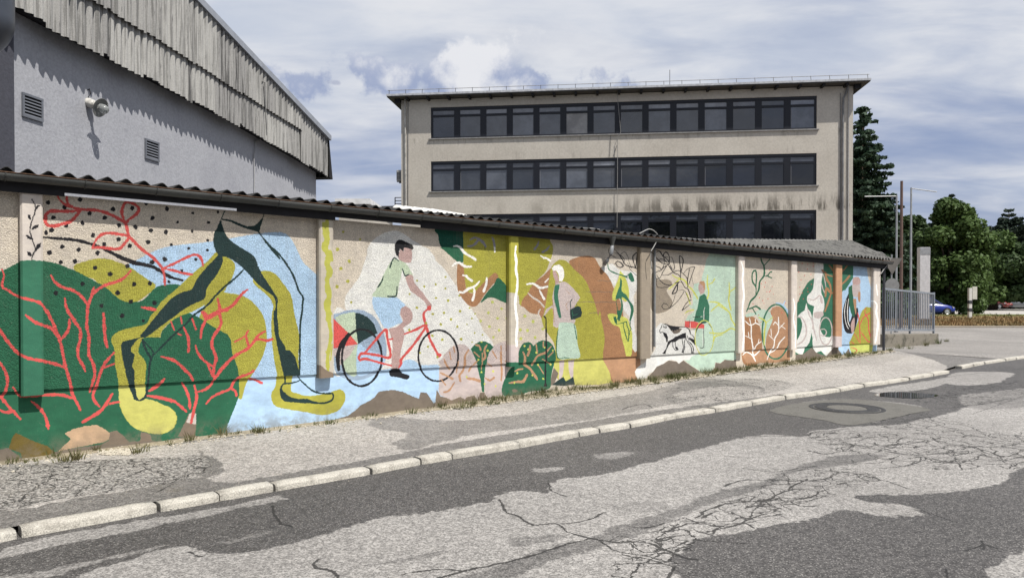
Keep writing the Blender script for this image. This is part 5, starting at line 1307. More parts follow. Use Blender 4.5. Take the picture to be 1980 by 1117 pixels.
# ------------------------------------------------------------------ the school-like office block
FW = FAC.w
m, t = newmat('office_render'); p = t.pos(); s = t.sep(p)
n = t.noise(p, .5, 6, .6); n2 = t.noise(p, 9, 5, .7); c = t.mix(t.ss(n, .3, .7), (.445, .41, .36), (.51, .475, .42)); k = t.ss(n2, .3, .7, .90, 1.08); c = t.mix(1, c, t.comb(k, k, k), 'MULTIPLY')
xs = s[0]; stn = t.noise(t.vmath('MULTIPLY', p, (2.2, 2.2, .35)), 1.0, 5, .7); stn2 = t.noise(t.vmath('MULTIPLY', p, (1, 1, .3)), .9, 5, .65)
def band(z, zA, zB, zC, zD): return t.math('MULTIPLY', t.ss(z, zA, zB), t.ss(z, zC, zD, 1, 0))
low_ = band(s[2], 6.6, 6.85, 6.9, 8.0); xm = t.ss(xs, 1, 11)
c = t.mix(t.math('MULTIPLY', t.math('MULTIPLY', low_, xm), t.ss(stn, .44, .60, 0, .9)), c, (.10, .09, .075))
c = t.mix(t.math('MULTIPLY', t.math('MULTIPLY', low_, .5), t.ss(stn2, .5, .7, 0, .9)), c, (.20, .18, .15))
l2 = band(s[2], 10.0, 10.2, 10.3, 10.9); c = t.mix(t.math('MULTIPLY', l2, t.ss(stn, .52, .7, 0, .35)), c, (.2, .18, .15))
l3 = band(s[2], 10.9, 11.4, 11.5, 11.6); c = t.mix(t.math('MULTIPLY', l3, t.ss(stn, .5, .62, 0, .5)), c, (.2, .18, .15))
t.bsdf(c, .9, .2, bump=n2, bstr=.4, bdist=.02); M_OFF = m
M_NAVY = simple('navy_window_frame', (.004, .0055, .011), .45, .4, var=.1)
M_SILL = simple('grey_sill', (.24, .235, .23), .5, .4, var=.2)
def glassm(name, c, r, sp):
    m, t = newmat(name); rn = t.node('ShaderNodeObjectInfo').outputs['Random']; k = t.ss(rn, 0, 1, .4, 1.8); n = t.ss(t.noise(t.pos(), 1.1, 4, .6), .35, .65, .75, 1.2); k = t.math('MULTIPLY', k, n)
    t.bsdf(t.mix(1.0, c, t.comb(k, k, k), 'MULTIPLY'), r, sp, bump=t.noise(t.pos(), .9, 3), bstr=.10, bdist=.05, IOR=1.6); return m
M_GL = [glassm('dusk_glass', (.052, .057, .068), .06, .8), glassm('curtained_glass', (.095, .10, .115), .08, .8), glassm('dim_glass', (.030, .033, .041), .05, .7), glassm('dark_glass', (.008, .009, .013), .05, .6), glassm('blind_glass', (.16, .155, .15), .1, .6)]
u0, u1 = -7.05, 20.2; uw0, uw1 = -5.14, 18.15
bands = [(11.52, 13.47), (8.20, 10.09), (4.88, 6.74), (1.5, 3.4)]
off = thing('office_block', 'three storey beige office block with long dark window bands and a thin overhanging roof', 'building', tuple(FW(6, 0, 0)))
D = 12.0; mb = MB(); bx = lambda *a: mb.box(*a, FW)
zs = [0]
# facade with real openings: piers and spandrels butted together
zprev = 0
for zl_, zh_ in sorted(bands):
    bx(u0, u1, -.35, 0, zprev, zl_); bx(u0, uw0, -.35, 0, zl_, zh_); bx(uw1, u1, -.35, 0, zl_, zh_); zprev = zh_
bx(u0, u1, -.35, 0, zprev, 13.98)
bx(u0, u0+.3, -D, -.35, 0, 13.98); bx(u1-.3, u1, -D, -.35, 0, 13.98); bx(u0, u1, -D-.3, -D, 0, 13.98)
mb.build('wall', M_OFF, off)
for z_ in (0.2, 4.0, 7.4, 10.8): 
    mb = MB(); mb.box(u0+.3, u1-.3, -D, -.36, z_-.1, z_+.1, FW); mb.build('floor_slab', M_BLK, off)
mb = MB(); mb.box(u0+.3, u1-.3, -3.3, -3.2, .3, 13.9, FW); mb.build('inner_wall', simple('dim_interior', (.05, .05, .055), .9), off)
rk = random.Random(3); NW = 14; pw = (uw1-uw0)/NW
shared = {}
for bi, (z0, z1) in enumerate(bands[:3]):
    mb = MB(); mb.box(uw0-.12, uw1+.12, .0, .10, z0-.07, z0-.005, FW); mb.build('sill', M_SILL, off)
    mb = MB(); mb.box(uw0, uw1, -.20, -.03, z1-.14, z1-.003, FW); mb.build('lintel_panel', M_NAVY, off)
    for k in range(NW):
        a = uw0+k*pw; b = a+pw
        if k: a += .0
        g0 = a+.19 if k else a+.12; g1 = b-.19 if k < NW-1 else b-.12
        zb0, zb1 = z0+.09, z1-.60; zt0, zt1 = z1-.47, z1-.20
        mb = MB(); o0, o1 = -.14, -.05
        bxx = lambda u_a, u_b, za, zc, q=0: mb.box(u_a, u_b, o0, o1+q, za, zc, FW)
        bxx(a, g0, z0, z1-.141); bxx(g1, b, z0, z1-.141); bxx(g0, g1, z0, zb0); bxx(g0, g1, zb1, zt0, .01); bxx(g0, g1, zt1, z1-.141)
        f = mb.build('window', M_NAVY, off)
        right = k/NW
        if bi == 0: lo_m = M_GL[0] if k != 5 else M_GL[4]; hi_m = M_GL[1]
        elif bi == 1: lo_m = M_GL[0] if k < 7 else (M_GL[2] if k < 10 else M_GL[3]); hi_m = M_GL[1] if k < 9 else M_GL[2]
        else: lo_m = M_GL[3]; hi_m = M_GL[2]
        mb = MB(); til = rk.uniform(-.012, .012)
        mb.add([FW(g0, -.10+til, zb0), FW(g1, -.10-til, zb0), FW(g1, -.10-til, zb1), FW(g0, -.10+til, zb1)], [(0, 1, 2, 3)]); mb.build('pane', lo_m, f, fix=False)
        mb = MB(); mb.add([FW(g0, -.10, zt0), FW(g1, -.10, zt0), FW(g1, -.10, zt1), FW(g0, -.10, zt1)], [(0, 1, 2, 3)]); mb.build('pane', hi_m, f, fix=False)
        if k % 3 == 1 and bi < 2:
            mb = MB(); mb.box(g0+.03, g0+.05, -.095, -.088, zb0+.02, zb1-.02, FW); mb.build('casement_edge', simple('grey_edge', (.2, .2, .22), .6), f)
# roof: thin slab on outriggers, flashing and snow rail
EO = .72
mb = MB(); vs = [FW(a, o_, z_) for a in (u0-.72, u1+.72) for o_, z_ in ((EO, 14.14), (EO, 14.02), (-D-1, 14.02), (-D-1, 14.8), (-6, 14.85))]
mb.add(vs, [(0, 1, 2, 3, 4), (5, 9, 8, 7, 6)]+[(k, (k+1) % 5, (k+1) % 5+5, k+5) for k in range(5)]); rf = mb.build('roof', simple('roof_underside', (.07, .068, .068), .8), off)
mb = MB(); mb.box(u0-.75, u1+.75, EO-.02, EO+.03, 14.08, 14.20, FW); mb.build('gutter', simple('zinc_gutter', (.42, .43, .45), .4, .5, var=.2), rf)
for k in range(21):
    a = u0+.5+k*(u1-u0-1)/20; mb = MB(); mb.box(a-.07, a+.07, .0, EO-.1, 13.88, 14.015, FW); mb.build('rafter_end', M_FASC, rf)
for a, b in ((u0-.35, u0-.004), (u1+.004, u1+.35)):
    mb = MB(); mb.box(a, b, -D, .3, 13.74, 14.016, FW); mb.build('eave_bracket', M_FASC, rf)
mb = MB(); mb.tube([FW(u0-.7, EO-.15, 14.46), FW(u1+.7, EO-.15, 14.46)], .018, 5); mb.build('snow_rail', M_SILL, rf)
for k in range(28):
    a = u0-.6+k*(u1-u0+1.2)/27; mb = MB(); mb.tube([FW(a, EO-.05, 14.16), FW(a, EO-.15, 14.48)], .018, 5); mb.build('rail_post', M_DARK, rf)
mb = MB(); mb.tube([FW(9.7, -1, 14.5), FW(9.7, -1, 15.6)], .018, 5); mb.build('lightning_rod', M_DARK, rf)
def pipe(px, o, r, mat, name='downpipe', z0=0):
    mb = MB(); mb.tube([FW(FAC.at(x, y, o)[0], o, FAC.at(x, y, o)[1]) for x, y in px], r, 8); return mb.build(name, mat, off)
M_PIPEG = simple('grey_downpipe', (.16, .16, .165), .5, .4, var=.3, scale=3)
pipe([(783, 186), (783.5, 230), (784, 300), (785, 400)], .08, .055, simple('pale_downpipe', (.36, .35, .33), .5, .4, var=.35, scale=3))
pipe([(1640, 162), (1636, 180), (1631, 190), (1630, 210), (1629, 470)], .09, .06, M_PIPEG)
pipe([(1641, 158), (1641, 210), (1640, 470)], .05, .035, simple('pale_pipe', (.38, .37, .36), .5, .4))
pipe([(789, 190), (789, 400)], .03, .018, M_PIPEG, 'conductor'); pipe([(1625, 180), (1625, 470)], .03, .02, M_PIPEG, 'conductor')
pipe([(1194, 170), (1195, 200), (1199, 240), (1200, 256), (1194, 270), (1194, 330), (1193, 440)], .13, .016, M_SILL, 'conductor')
pipe([(1193, 281), (1186, 303)], .04, .012, M_DARK, 'conductor'); pipe([(1181, 260), (1179, 303)], .04, .012, M_DARK, 'conductor')
# air conditioner on the block's hidden side, showing past its left edge
ac = thing('air_conditioner', 'small grey air conditioner hanging on the left edge of the office block', 'air conditioner', tuple(FW(u0-.2, -1, 9)))
_, z1 = FAC.at(768, 328); _, z0 = FAC.at(768, 349)
mb = MB(); mb.box(u0-.36, u0-.04, -.9, -.15, z0, z1, FW); o = mb.build('casing', simple('ac_casing', (.3, .3, .3), .5), ac); bevel(o, .02)
for k in range(6):
    mb = MB(); mb.box(u0-.33, u0-.07, -.149, -.135, z0+.08+k*.085, z0+.12+k*.085, FW); mb.build('grille', M_DARK, ac)
mb = MB(); mb.box(u0-.36, u0-.005, -.8, -.74, z0-.06, z0-.01, FW); mb.box(u0-.36, u0-.005, -.3, -.24, z0-.06, z0-.01, FW); mb.build('bracket', M_DARK, ac)
bal = thing('balcony', 'dark metal balcony rail at the left foot of the office block above the roof', 'balcony', tuple(FW(u0-.3, -1, 7)))
_, zB = FAC.at(768, 379); _, zA = FAC.at(768, 400)
for k in range(4):
    mb = MB(); z_ = zB-.2*k-.02; mb.box(u0-.55, u0-.01, -.62, -.58, z_-.025, z_+.025, FW); mb.build('rail', M_DARK, bal)
mb = MB(); mb.box(u0-.60, u0-.55, -.63, -.57, zA-.5, zB, FW); mb.build('rail_post', M_DARK, bal)
mb = MB(); mb.box(u0-1.9, u0-.01, -1.8, -.4, zA-.0, zA+.12, FW); mb.build('floor_slab', M_DARK, bal)
# low flat annex beyond the canopy
an = thing('annex', 'low pale flat roofed annex just showing above the dark roof edge', 'building', (-5, 27, 0))
a = ray(655, 388); b = ray(711, 390); k = 24/a.y
zt_ = EYE+(a*k).z; mb = MB(); mb.box((a*k).x, (b*k).x, 24, 29, 0, zt_-.12); mb.build('wall', M_OFF, an)
mb = MB(); mb.box((a*k).x-.1, (b*k).x+.1, 23.9, 29.1, zt_-.12, zt_+.05); mb.build('roof_edge', simple('white_trim', (.7, .7, .7), .6), an)
# ------------------------------------------------------------------ right side: railing, poles, verge, trees, cars
M_RAIL = simple('grey_rail_paint', (.20, .22, .25), .45, .4, var=.12)
A = Vector((11.42, 22.75, 0)); B = Vector((14.40, 25.25, 0))
def rz(f): return (.60+(.48-.60)*f, 1.93+(1.78-1.93)*f)
fen = thing('metal_railing', 'grey steel railing with upright bars on a low concrete base past the wall end', 'railing', tuple(A))
dr = (B-A); Ln = dr.length; dn = dr.normalized(); nn = Vector((-dn.y, dn.x, 0))
def FP(f, o, z): return A+dn*(Ln*f)+nn*o+Vector((0, 0, z))
def fbar(f0, f1, z0a, z0b, z1a, z1b, w, name, par=fen):
    mb = MB(); vs = []
    for f, zl_, zh_ in ((f0, z0a, z1a), (f1, z0b, z1b)):
        for o_ in (-w, w): vs += [FP(f, o_, zl_), FP(f, o_, zh_)]
    mb.add(vs, [(0, 1, 3, 2), (4, 6, 7, 5), (0, 4, 5, 1), (2, 3, 7, 6), (0, 2, 6, 4), (1, 5, 7, 3)]); return mb.build(name, M_RAIL, par)
for f in (0, .505, 1.0): l, h = rz(f); fbar(f-.007, f+.007, l-.12, l-.12, h+.02, h+.02, .028, 'post')
l0, h0 = rz(0.008); lm, hm = rz(.497); ln, hn = rz(.513); l1, h1 = rz(.992)
fbar(.008, .497, h0-.06, hm-.06, h0, hm, .024, 'top_rail'); fbar(.513, .992, hn-.06, h1-.06, hn, h1, .024, 'top_rail')
fbar(.008, .497, l0, lm, l0+.06, lm+.06, .022, 'bottom_rail'); fbar(.513, .992, ln, l1, ln+.06, l1+.06, .022, 'bottom_rail')
for k in range(26):
    f = .5*(k % 13+1)/14+(.508 if k >= 13 else .006); l, h = rz(f); fbar(f-.0035, f+.0035, l+.058, l+.058, h-.058, h-.058, .010, 'bar')
bw = thing('base_wall', 'low stained concrete base under the grey railing', 'wall', tuple(A))
mb = MB(); vs = []
for f in (-.03, 1.03):
    l, h = rz(min(1, max(0, f)))
    for o_ in (-.12, .12): vs += [FP(f, o_, -.1), FP(f, o_, l-.09)]
mb.add(vs, [(0, 1, 3, 2), (4, 6, 7, 5), (0, 4, 5, 1), (2, 3, 7, 6), (0, 2, 6, 4), (1, 5, 7, 3)]); o = mb.build('concrete_block', stained('mossy_concrete', (.22, .20, .165), (.06, .058, .045), 3, .6, amt=.9), bw); bevel(o, .02)
def at_depth(x, y, Y): r = ray(x, y); k = Y/r.y; return Vector((r.x*k, Y, EYE+r.z*k))
# end strip pipe beside the last post
mb = MB(); mb.tube([WALL.w(19.22, .02, .1), WALL.w(19.22, .02, 2.5)], .035, 8); tag(mb.build('downpipe', M_DARK), 'black pipe standing against the far right end of the mural wall', 'pipe')
def pole(x, ytop, ybot, Y, r, mat, label, arm=None, cat='pole'):
    P = at_depth(x, ytop, Y); t_ = thing('flag_pole', label, cat, (P.x, Y, 0))
    mb = MB(); mb.tube([(P.x, Y, 0), (P.x, Y, P.z)], [r, r*.75], 8); mb.build('shaft', mat, t_)
    mb = MB(); mb.lathe([(r*2.2, 0), (r*2.2, .03), (r*1.2, .12), (0, .12)], 10, Matrix.Translation((P.x, Y, 0))); mb.build('base', M_DARK, t_)
    if arm:
        Q = at_depth(*arm, Y); mb = MB(); mb.tube([P+Vector((0, 0, -.03)), Q], r*.45, 6); mb.build('arm', mat, t_)
M_POL = simple('pole_metal', (.30, .31, .32), .4, .5)
pole(1762, 363, 600, 34, .055, M_POL, 'tall thin grey flag pole with an arm reaching right', (1811, 371))
pole(1734, 378, 600, 33, .05, M_POL, 'thin grey flag pole with a faint arm reaching left before the spruce', (1672, 380))
pole(1743.5, 350, 600, 36, .085, simple('brown_pole', (.13, .085, .07), .7), 'brown pole without an arm standing between the two grey flag poles')
# pale pylon sign
P = at_depth(1789, 478, 46); hw = 10/FPX*46
py = thing('sign_pylon', 'blank white upright panel standing under the leafy trees', 'sign', (P.x, 46, 0))
mb = MB(); mb.box(P.x-hw, P.x+hw, 46, 46.35, .2, P.z); o = mb.build('panel', simple('white_panel', (.48, .48, .5), .5), py); bevel(o, .02)
mb = MB(); mb.box(P.x-hw*.7, P.x+hw*.7, 46.05, 46.3, 0, .2); mb.build('foot', M_DARK, py)
mb = MB(); mb.box(P.x-hw, P.x+hw, 45.985, 45.997, P.z-.45, P.z-.02); mb.build('header_strip', simple('grey_strip', (.25, .26, .28), .5), py)
# back of the road signs near the spruce
P = at_depth(1724, 515, 31)
rs = thing('road_sign', 'triangular and round road signs seen from behind beside the flag poles', 'sign', (P.x, 31, 0))
mb = MB(); mb.tube([(P.x, 31, 0), (P.x, 31, P.z+.5)], .03, 8); mb.build('post', M_POL, rs)
mb = MB(); mb.add([(P.x-.42, 30.96, P.z+.35), (P.x+.42, 30.96, P.z+.35), (P.x, 30.96, P.z-.35), (P.x-.42, 30.94, P.z+.35), (P.x+.42, 30.94, P.z+.35), (P.x, 30.94, P.z-.35)], [(0, 1, 2), (3, 5, 4), (0, 3, 4, 1), (1, 4, 5, 2), (2, 5, 3, 0)]); mb.build('triangle_plate', simple('sign_back', (.14, .13, .12), .5), rs)
mb = MB(); mb.lathe([(0, 0), (.3, 0), (.3, .02), (0, .02)], 20, Matrix.Translation((P.x, 30.96, P.z-.8)) @ Matrix.Rotation(math.pi/2, 4, 'X')); mb.build('round_plate', simple('sign_back_grey', (.2, .2, .2), .5), rs)
P = at_depth(1877, 580, 52)
mk = thing('marker_post', 'short white and dark marker post on the dry verge near the blue car', 'post', (P.x, 52, 0))
mb = MB(); mb.box(P.x-.10, P.x+.10, 52, 52.2, 0, 2.2); mb.build('shaft', simple('marker_white', (.6, .6, .58), .6), mk)
for k in (.55, 1.1): mb = MB(); mb.box(P.x-.115, P.x+.115, 51.985, 52.215, k, k+.22); mb.build('band', M_DARK, mk)
mb = MB(); mb.box(P.x+.13, P.x+.45, 52.0, 52.06, 1.4, 2.3); mb.build('plate', simple('marker_plate', (.55, .55, .5), .6), mk)

# verge of dry grass between the cross street and the car park
m, t = newmat('dry_verge'); p = t.pos(); n = t.noise(p, .35, 5, .6); n2 = t.noise(t.vmath('MULTIPLY', p, (1, .4, 1)), 3, 5, .7)
c = t.mix(t.ss(n, .4, .62), (.25, .165, .085), (.17, .14, .07)); c = t.mix(t.ss(n2, .5, .7, 0, .5), c, (.34, .22, .12)); s = t.sep(p)
c = t.mix(t.ss(t.math('ADD', s[1], t.math('MULTIPLY', n, 8)), 56, 64, 0, .9), c, (.09, .115, .04)); t.bsdf(c, .95, .1, bump=n2, bstr=1, bdist=.1); M_VER = m
def vz(x, y): return .10+.08*mnoise.noise(Vector((x*.4, y*.4, 0)))
tag(grid('verge', 5, 120, 38.1, 62, 115, 24, vz, M_VER), kind='structure')
mb = MB(); mb.box(5, 120, 37.6, 38.1, -.05, .12); tag(mb.build('verge_kerb', M_CONC), kind='structure')
def blades(name, n, rf, hmin, hmax, mat, wd=.04):
    v = []; f = []
    for i in range(n):
        x, y, z = rf(); a = random.uniform(0, math.pi); h = random.uniform(hmin, hmax); w = wd*random.uniform(.6, 1.4); lx, ly = random.uniform(-.4, .4)*h, random.uniform(-.4, .4)*h
        b = len(v); v += [(x-w*math.cos(a), y-w*math.sin(a), z), (x+w*math.cos(a), y+w*math.sin(a), z), (x+lx, y+ly, z+h)]; f.append((b, b+1, b+2))
    me = bpy.data.meshes.new(name); me.from_pydata(v, [], f); me.materials.append(mat); return link(name, me)
o = blades('dry_grass', 26000, lambda: (lambda x, y: (x, y, vz(x, y)))(random.uniform(8, 70), 38.2+abs(random.gauss(0, 9)) % 23), .05, .20, M_VER, .04); tag(o, 'rust brown dry grass covering the verge beyond the side street', 'grass', 'stuff')
# car park surface
mb = MB(); mb.quad((20, 62, .03), (200, 62, .03), (200, 130, .03), (20, 130, .03)); tag(mb.build('car_park', stained('pale_paving', (.42, .40, .37), (.28, .26, .24), .3)), kind='structure')

# foliage
def leafmat(name, c0, c1, c2):
    m, t = newmat(name); p = t.pos(); n = t.noise(p, .45, 4, .6); n2 = t.noise(p, 5, 3, .6)
    c = t.mix(t.ss(n, .35, .65), c0, c1); c = t.mix(t.ss(n2, .5, .7, 0, .8), c, c2)
    b = t.bsdf(c, .6, .25); 
    tr = t.node('ShaderNodeBsdfTranslucent', {'Color': c}); mx = t.node('ShaderNodeMixShader', {0: .25, 1: b.outputs[0], 2: tr.outputs[0]})
    out = [n_ for n_ in t.n if n_.type == 'OUTPUT_MATERIAL'][0]; t.l.new(mx.outputs[0], out.inputs[0]); return m
M_LEAF = leafmat('broad_leaves', (.055, .095, .025), (.085, .14, .04), (.14, .20, .06))
M_LEAFD = leafmat('dark_leaves', (.04, .07, .025), (.055, .09, .032), (.08, .12, .045))
M_SPR = leafmat('spruce_needles', (.028, .055, .034), (.045, .078, .044), (.07, .105, .055))
M_PINE = leafmat('pine_needles', (.022, .038, .028), (.035, .052, .034), (.05, .07, .04))
M_BARK = simple('bark', (.07, .055, .042), .9, .1, var=.4, scale=5)
def leaves(name, cen, n, size, mat, parent):
    """cen: list of (x, y, z, rx, ry, rz) clumps; leaf-sized faces thickest near each clump's skin"""
    vols = np.array([c[3]*c[4]*c[5] for c in cen])**.67; vols = vols/vols.sum(); idx = np.random.choice(len(cen), n, p=vols); C_ = np.array(cen)[idx]
    dv = np.random.normal(size=(n, 3)); dv /= np.linalg.norm(dv, axis=1)[:, None]; rad = np.random.uniform(.55, 1.06, n)[:, None]
    P = C_[:, :3]+dv*rad*C_[:, 3:]
    nrm = dv*.7+np.random.normal(size=(n, 3))*.6+np.array((0, 0, .35)); nrm /= np.linalg.norm(nrm, axis=1)[:, None]
    ref = np.random.normal(size=(n, 3)); e1 = np.cross(nrm, ref); e1 /= np.linalg.norm(e1, axis=1)[:, None]; e2 = np.cross(nrm, e1)
    s_ = size*np.random.uniform(.6, 1.4, n)[:, None]
    V = np.stack([P-e1*s_*.5, P-e2*s_*.45, P+e1*s_*.62, P+e2*s_*.40], 1).reshape(-1, 3)
    me = bpy.data.meshes.new(name); me.from_pydata(V.tolist(), [], np.arange(n*4).reshape(-1, 4).tolist()); me.materials.append(mat); return link(name, me, parent)
def btree(x, ytop, Y, wpx, zlow, label, mat, n=14000, size=.32, nc=34, group=None, cat='tree', seed=0, name='leafy_tree'):
    rs = random.Random(seed); T_ = at_depth(x, ytop, Y); H = T_.z; R = wpx/2/FPX*Y
    t_ = thing(name, label, cat, (T_.x, Y, 0), group)
    cen = []
    for i in range(nc):
        f = rs.random(); zz = zlow+(H-zlow)*f; prof = math.sin(math.pi*min(1, .12+.86*f))**.55*(1 if f < .55 else max(.25, 1-(f-.55)*1.35)); a = rs.uniform(0, 6.28); q = R*prof*math.sqrt(rs.random())*.85
        r_ = R*rs.uniform(.20, .40)*(.7+.5*prof); cen.append((T_.x+q*math.cos(a), Y+q*math.sin(a)*.8, min(zz, H-r_*.5), r_, r_, r_*.72))
    mb = MB(); mb.tube([(T_.x, Y, -.05), (T_.x+.1, Y, H*.25), (T_.x-.05, Y, H*.6), (T_.x, Y, H*.85)], [R*.09+.08, R*.07+.06, R*.04+.03, .03], 10); mb.build('trunk', M_BARK, t_, smooth=True)
    for k in range(7):
        c = cen[(k*5) % len(cen)]; z0 = H*rs.uniform(.2, .5); mb = MB(); mb.tube([(T_.x, Y, z0), ((T_.x+c[0])/2, (Y+c[1])/2, (z0+c[2])/2+.2), (c[0], c[1], c[2])], [R*.04+.03, R*.025+.02, .02], 7); mb.build('limb', M_BARK, t_, smooth=True)
    leaves('crown', cen, n, size, mat, t_); return t_
def conifer(x, ytop, Y, wpx, zlow, label, mat, rows=34, n=30000, size=.3, seed=0, droop=.28, name='spruce_tree', pw=.82, flat=False):
    rs = np.random.RandomState(seed); T_ = at_depth(x, ytop, Y); H = T_.z; R = wpx/2/FPX*Y
    t_ = thing(name, label, 'tree', (T_.x, Y, 0))
    mb = MB(); mb.tube([(T_.x, Y, -.05), (T_.x, Y, H*.97)], [.28, .03], 9); mb.build('trunk', M_BARK, t_, smooth=True)
    cen = []
    for r_ in range(rows):
        f = (r_+rs.uniform(0, .7))/rows; z_ = zlow+(H-.25-zlow)*f; rad = R*(1-f)**pw*rs.uniform(.8, 1.12)+.12; nb = max(4, int(11*(1-f)+4))
        for b in range(nb):
            a = rs.uniform(0, 6.28); L = rad*rs.uniform(.72, 1.12); st = .12 if f < .9 else 0
            m_ = max(2, int(L/.42))
            for q in range(m_):
                g = (q+.7)/m_*L; w = .14+.10*L*(1-abs(2*g/L-1.1)*.5); up = (g/L)**3*.18*L
                cen.append((T_.x+g*math.cos(a), Y+g*math.sin(a), z_-droop*g+up, w*1.15, w*1.15, w*(.42 if not flat else .3)))
    leaves('crown', cen, n, size, mat, t_); return t_
conifer(1669, 198, 58, 186, 1.0, 'tall dark spruce rising right beside the office block', M_SPR, rows=56, n=100000, size=.30, seed=2, droop=.36, pw=.62)
btree(1838, 385, 63, 150, .9, 'big leafy green tree with sunlit leaves above the blue car', M_LEAF, n=34000, size=.28, nc=60, seed=3)
btree(1762, 420, 66, 150, .5, 'dark leafy tree behind the flag poles', M_LEAFD, n=26000, size=.36, seed=5)
conifer(1838, 372, 72, 110, 6.0, 'dark conifer crown poking up behind the big leafy tree', M_PINE, rows=20, n=12000, size=.34, seed=4, droop=.05, name='conifer_tree')
btree(1920, 452, 82, 170, 1.6, 'broad leafy tree shading the row of parked cars at the right', M_LEAF, n=20000, size=.36, seed=7, nc=40)
btree(1990, 470, 80, 150, 1.6, 'leafy green tree at the right edge of the picture', M_LEAFD, n=16000, size=.36, seed=9)
btree(1885, 452, 98, 190, 1.0, 'dim leafy tree filling the gap behind the parked cars', M_LEAFD, n=22000, size=.5, seed=12)
conifer(1951, 400, 96, 96, 9.0, 'flat topped dark pine standing above the trees at the far right', M_PINE, rows=7, n=9000, size=.42, seed=6, droop=-.03, name='pine_tree', flat=True)
conifer(1990, 440, 100, 90, 8.0, 'lower dark pine cut by the right edge of the picture', M_PINE, rows=7, n=8000, size=.42, seed=16, droop=-.03, name='pine_tree', flat=True)
btree(1700, 560, 50, 150, .1, 'dark bush at the foot of the spruce behind the railing', M_LEAFD, n=9000, size=.28, seed=22, name='bush', cat='bush')
btree(1869, 588, 60, 22, .1, 'low green bush beside the blue car under the big tree', M_LEAFD, n=1500, size=.2, seed=25, name='bush', cat='bush')
btree(1925, 462, 92, 160, .8, 'wide dim leafy tree standing below the flat topped pine', M_LEAFD, n=20000, size=.42, seed=41, nc=40)
btree(1800, 440, 75, 130, .8, 'dim leafy tree half hidden behind the white sign panel', M_LEAFD, n=16000, size=.38, seed=43, nc=36)
# far wood closing the view
cen = [(-60+i*5.2, 150+random.uniform(-6, 6), 3.2+random.uniform(-1.5, 2), 5, 4, 5.2+random.uniform(-.8, 1.2)) for i in range(60)]
o = leaves('far_wood', cen, 26000, .9, M_LEAFD, None); tag(o, 'far dark wood closing the view behind the car park', 'wood', 'stuff')
cen = []
for i in range(16):
    a = -60+i*7.5; hh = random.uniform(10, 15); yy = -21-random.uniform(0, 5)
    for k in range(9): cen.append((a+random.uniform(-3, 3), yy+random.uniform(-2.5, 2.5), hh*random.uniform(.25, .86), 2.9, 2.6, 2.3))
o = leaves('tree_line', cen, 30000, .9, M_LEAFD, None); tag(o, 'line of trees across the street that the office windows mirror', 'trees', 'stuff')
# house roof at the far right edge
P = at_depth(1982, 470, 120); hs = thing('house', 'house with an orange tiled roof just entering at the far right edge', 'house', (P.x+6, 120, 0))
mb = MB(); mb.box(P.x+.5, P.x+12, 120, 130, 0, P.z-.6); mb.build('wall', M_OFF, hs)
mb = MB(); mb.add([(P.x-1, 119, P.z-.8), (P.x+13, 119, P.z-.8), (P.x+13, 125, P.z+1.8), (P.x-1, 125, P.z+1.8), (P.x-1, 131, P.z-.8), (P.x+13, 131, P.z-.8)], [(0, 1, 2, 3), (3, 2, 5, 4), (0, 3, 4), (1, 5, 2)]); mb.build('roof', simple('orange_tile', (.38, .13, .06), .8), hs)

